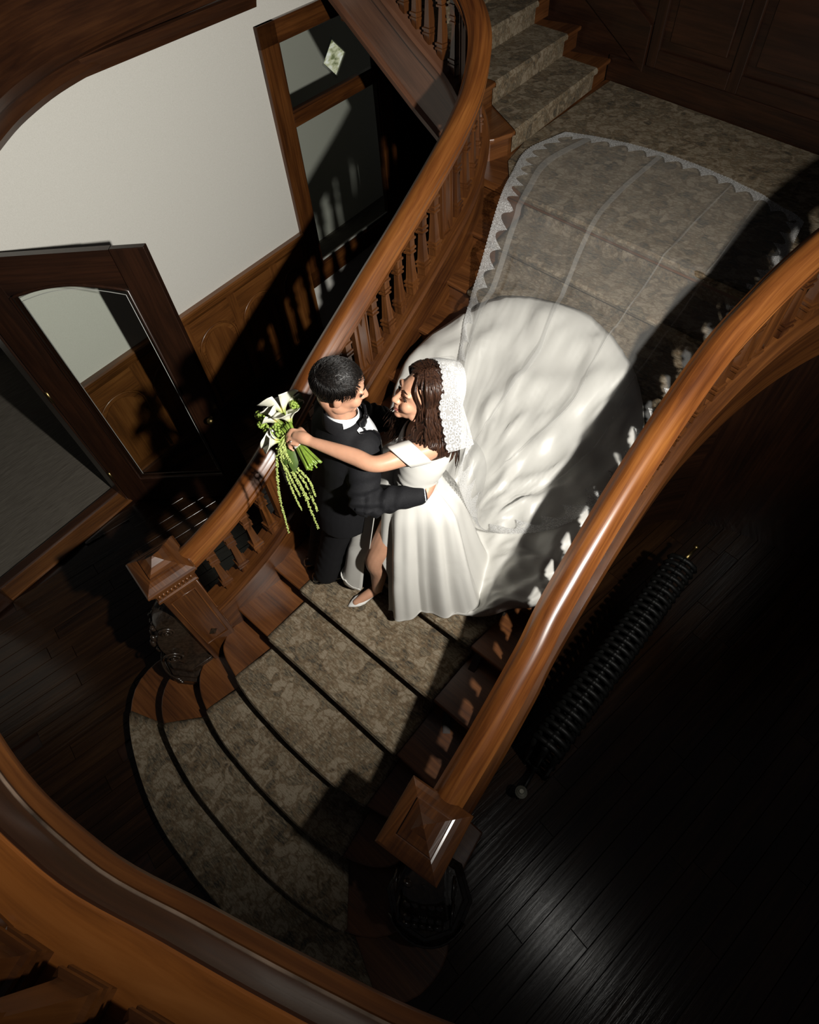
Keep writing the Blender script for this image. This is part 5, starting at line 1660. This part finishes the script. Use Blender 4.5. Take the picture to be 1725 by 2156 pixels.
eL = [V[0, j] for j in range(JS, NR)]; iL = [V[4, j] for j in range(JS, NR)]
lace_strip(eL, edge_dirs(eL, iL), .13, parent=veil)
eR = [V[NC, j] for j in range(JS, NR)]; iR = [V[NC - 4, j] for j in range(JS, NR)]
lace_strip(eR, edge_dirs(eR, iR), .12, parent=veil)
eF = [V[i, NR - 1] for i in range(NC + 1)]; iF = [V[i, NR - 6] for i in range(NC + 1)]
lace_strip(eF, edge_dirs(eF, iF), .12, parent=veil)
# lace over the crown follows the arc of the head
rows = []; uvs = []
for k in range(9):
    s_ = k / 8
    rr = []; uu = []
    for i in range(61):
        ps = math.radians(-120 + 268 * i / 60)
        q = head_arc(ps, .110 * s_ - .010, .107)
        rr.append(tuple(q)); uu.append((i / 60 * .58, .11 * s_))
    rows.append(rr); uvs.append(uu)
b2 = MB(); b2.grid(rows, uvs); b2.build('lace_edging', 'lace_full', veil, smooth=True, fix=False)

# ================================================================== BOUQUET
def petal():
    m, nt, b = newmat('calla_white')
    b.inputs['Base Color'].default_value = (0.58, 0.57, 0.48, 1); b.inputs['Roughness'].default_value = 0.45
    b.inputs['Subsurface Weight'].default_value = 0.1; b.inputs['Subsurface Radius'].default_value = (.004, .004, .002)
    tc = nt.nodes.new('ShaderNodeTexCoord'); uv = nt.nodes.new('ShaderNodeUVMap')
    sep = nt.nodes.new('ShaderNodeSeparateXYZ'); nt.links.new(uv.outputs[0], sep.inputs[0])
    r = ramp(nt, [(0.0, (0.16, 0.24, 0.03)), (0.25, (0.34, 0.38, 0.12)), (0.5, (0.56, 0.56, 0.44)), (1.0, (0.60, 0.59, 0.51))])
    nt.links.new(sep.outputs[0], r.inputs[0]); nt.links.new(r.outputs[0], b.inputs['Base Color'])
    return m
M['calla'] = petal()
M['stem'] = plain('stem', (0.13, 0.20, 0.025), 0.4, noise_scale=30, noise_amt=0.3)
M['leaf'] = plain('leaf', (0.05, 0.085, 0.015), 0.45, noise_scale=30, noise_amt=0.3)
M['bud'] = plain('bud', (0.19, 0.27, 0.04), 0.5, noise_scale=80, noise_amt=0.35)
M['tassel'] = plain('tassel', (0.30, 0.36, 0.10), 0.6, noise_scale=120, noise_amt=0.3)
M['spadix'] = plain('spadix', (0.55, 0.40, 0.06), 0.6, noise_scale=200, noise_amt=0.2)
M['ribbon'] = plain('ribbon', (0.55, 0.54, 0.50), 0.4)
bq = thing('bouquet', 'bouquet of white calla lilies with trailing green amaranth held behind the tuxedo', 'bouquet', (-1.48, 0.83, 2.10))
GR = Vector((-1.492, 0.832, 2.218))
AX = Vector((-.865, .17, .47)).normalized()
s1 = AX.cross(Vector((0, 0, 1))).normalized(); s2_ = AX.cross(s1).normalized()
rq = random.Random(9)
def calla(base, tip, width, face):
    """spathe from throat to tip; face = direction the open side looks"""
    ax = (tip - base); L_ = ax.length; ax.normalize()
    fc = (face - ax * face.dot(ax)).normalized(); sd = ax.cross(fc)
    rows = []; uvs = []; nt_, na = 16, 25
    for i in range(nt_ + 1):
        t = i / nt_; row = []; uu = []
        for j in range(na):
            a = math.radians(-172 + 344 * j / (na - 1))     # 0 = back of the spathe (long side)
            rad = .006 + width * (t ** 1.7)
            lng = t * (1 - .42 * t * (1 - math.cos(a)) / 2)
            flare = .28 * width * t ** 4 * (1 if abs(a) > .5 else .5)
            tipx = (1 - abs(a) / math.pi)
            q = base + ax * L_ * (lng + .10 * t ** 6 * max(0, math.cos(a)) ** 8) - fc * math.cos(a) * (rad * .72 + flare) + sd * math.sin(a) * (rad + flare)
            q += Vector((0, 0, 1)) * .003 * math.sin(5 * a + 3 * t)
            row.append(tuple(q)); uu.append((t, j / na))
        rows.append(row); uvs.append(uu)
    b_ = MB(); b_.grid(rows, uvs); o = b_.build('calla_flower', 'calla', bq, smooth=True, fix=False)
    sm = o.modifiers.new('s', 'SOLIDIFY'); sm.thickness = .0018
    b_ = MB(); b_.tube([base + ax * .01, base + ax * L_ * .3 + fc * .004, base + ax * L_ * .55 + fc * .006], [.004, .0055, .003], 8); b_.build('spadix', 'spadix', o, smooth=True)
    return o
camdir = Vector((.55, -.30, .75)).normalized()
FL = [((-1.590, .875, 2.262), (-1.690, .925, 2.305), .050, (.45, -.35, .8)), ((-1.545, .868, 2.258), (-1.585, .880, 2.300), .034, (.7, .2, .6)),
      ((-1.580, .842, 2.246), (-1.680, .845, 2.268), .027, (-.2, -.5, .8)), ((-1.545, .795, 2.215), (-1.590, .745, 2.228), .030, (-.5, -.6, .6)),
      ((-1.555, .800, 2.205), (-1.625, .768, 2.200), .028, (-.6, .2, .7)), ((-1.60, .92, 2.25), (-1.66, .985, 2.265), .026, (.2, .5, .6)), ((-1.62, .86, 2.24), (-1.715, .875, 2.25), .022, (-.4, .2, .8))]
for bs, tp, wd_, fc in FL:
    calla(Vector(bs), Vector(tp), wd_ * 1.35, Vector(fc))
    pts = spline([bs, tuple(GR + AX * .03 + (s1 * rq.uniform(-1, 1) + s2_ * rq.uniform(-1, 1)) * .008), tuple(GR + (s1 * rq.uniform(-1, 1) + s2_ * rq.uniform(-1, 1)) * .010), tuple(GR - AX * .13 + (s1 * rq.uniform(-1, 1) + s2_ * rq.uniform(-1, 1)) * .028)], 14)
    b_ = MB(); b_.tube([tuple(p) for p in pts], .0052, 8); b_.build('stem', 'stem', bq, smooth=True)
for i in range(14):
    o_ = s1 * rq.uniform(-1, 1) + s2_ * rq.uniform(-1, 1)
    pts = spline([tuple(GR + AX * .075 + o_ * .022), tuple(GR + o_ * .010), tuple(GR - AX * .06 + o_ * .018), tuple(GR - AX * rq.uniform(.115, .15) + o_ * .032)], 12)
    b_ = MB(); b_.tube([tuple(p) for p in pts], rq.uniform(.0035, .0058), 8); b_.build('stem', 'stem', bq, smooth=True)
b_ = MB(); b_.tube([GR - AX * .028, GR - AX * .010], .0205, 16); b_.build('ribbon', 'ribbon', bq, smooth=True)
# green bud clusters
for c in ((-1.725, .835, 2.222), (-1.700, .828, 2.232), (-1.672, .806, 2.225), (-1.632, .80, 2.222), (-1.605, .785, 2.215), (-1.620, .955, 2.262), (-1.602, .940, 2.268), (-1.60, .83, 2.235), (-1.57, .82, 2.225)):
    b_ = MB(); c = Vector(c)
    for k in range(26):
        d_ = Vector((rq.gauss(0, 1), rq.gauss(0, 1), rq.gauss(0, 1))).normalized()
        b_.ell(c + d_ * .016, (.0065, .0065, .0065), nu=8, nv=6)
    b_.build('bud_cluster', 'bud', bq, smooth=True)
# leaves
for a, c, w_ in (((-1.60, .935, 2.24), (-1.655, 1.015, 2.255), .028), ((-1.64, .85, 2.225), (-1.735, .87, 2.235), .020), ((-1.52, .80, 2.20), (-1.50, .755, 2.13), .024), ((-1.5, .81, 2.19), (-1.455, .76, 2.11), .024)):
    a, c = Vector(a), Vector(c); d_ = c - a; sd = d_.cross(Vector((0, 0, 1))).normalized(); rows = []
    for i in range(11):
        t = i / 10; w2 = w_ * math.sin(math.pi * min(1, t * .92 + .06)) ** .8
        rows.append([tuple(a + d_ * t + sd * w2 * k + Vector((0, 0, -.25 * w2 * abs(k) + .012 * math.sin(math.pi * t)))) for k in (-1, -.5, 0, .5, 1)])
    b_ = MB(); b_.grid(rows); b_.build('leaf', 'leaf', bq, smooth=True, fix=False)
# trailing amaranth
SW = [((-1.548, .775, 2.19), (-1.555, .705, 1.95), (-1.505, .650, 1.735), .0062), ((-1.530, .772, 2.185), (-1.505, .745, 2.00), (-1.480, .740, 1.84), .0058),
      ((-1.520, .775, 2.18), (-1.455, .765, 1.98), (-1.400, .748, 1.75), .0070), ((-1.510, .778, 2.18), (-1.445, .785, 2.02), (-1.430, .790, 1.82), .0068),
      ((-1.525, .772, 2.185), (-1.48, .772, 2.03), (-1.455, .78, 1.90), .0066), ((-1.505, .775, 2.18), (-1.42, .79, 2.06), (-1.395, .785, 1.97), .0060), ((-1.535, .77, 2.185), (-1.50, .755, 2.05), (-1.478, .758, 1.93), .0064)]
for a, m_, c, rb in SW:
    top = GR + AX * .05
    pts = spline([tuple(top), a, m_, c], 60)
    b_ = MB(); b_.tube([tuple(p) for p in pts], .0022, 6)
    for i in range(10, 60):
        t = i / 59
        for k in range(4):
            an = rq.uniform(0, 6.28); rr = rb * (1.1 - .45 * t)
            q = Vector(pts[i]) + Vector((math.cos(an), math.sin(an), rq.uniform(-.6, .6))) * rr * .85
            s_ = rr * rq.uniform(.45, .75)
            b_.ell(q, (s_, s_, s_), nu=6, nv=4)
    b_.build('amaranth_strand', 'tassel', bq, smooth=True)
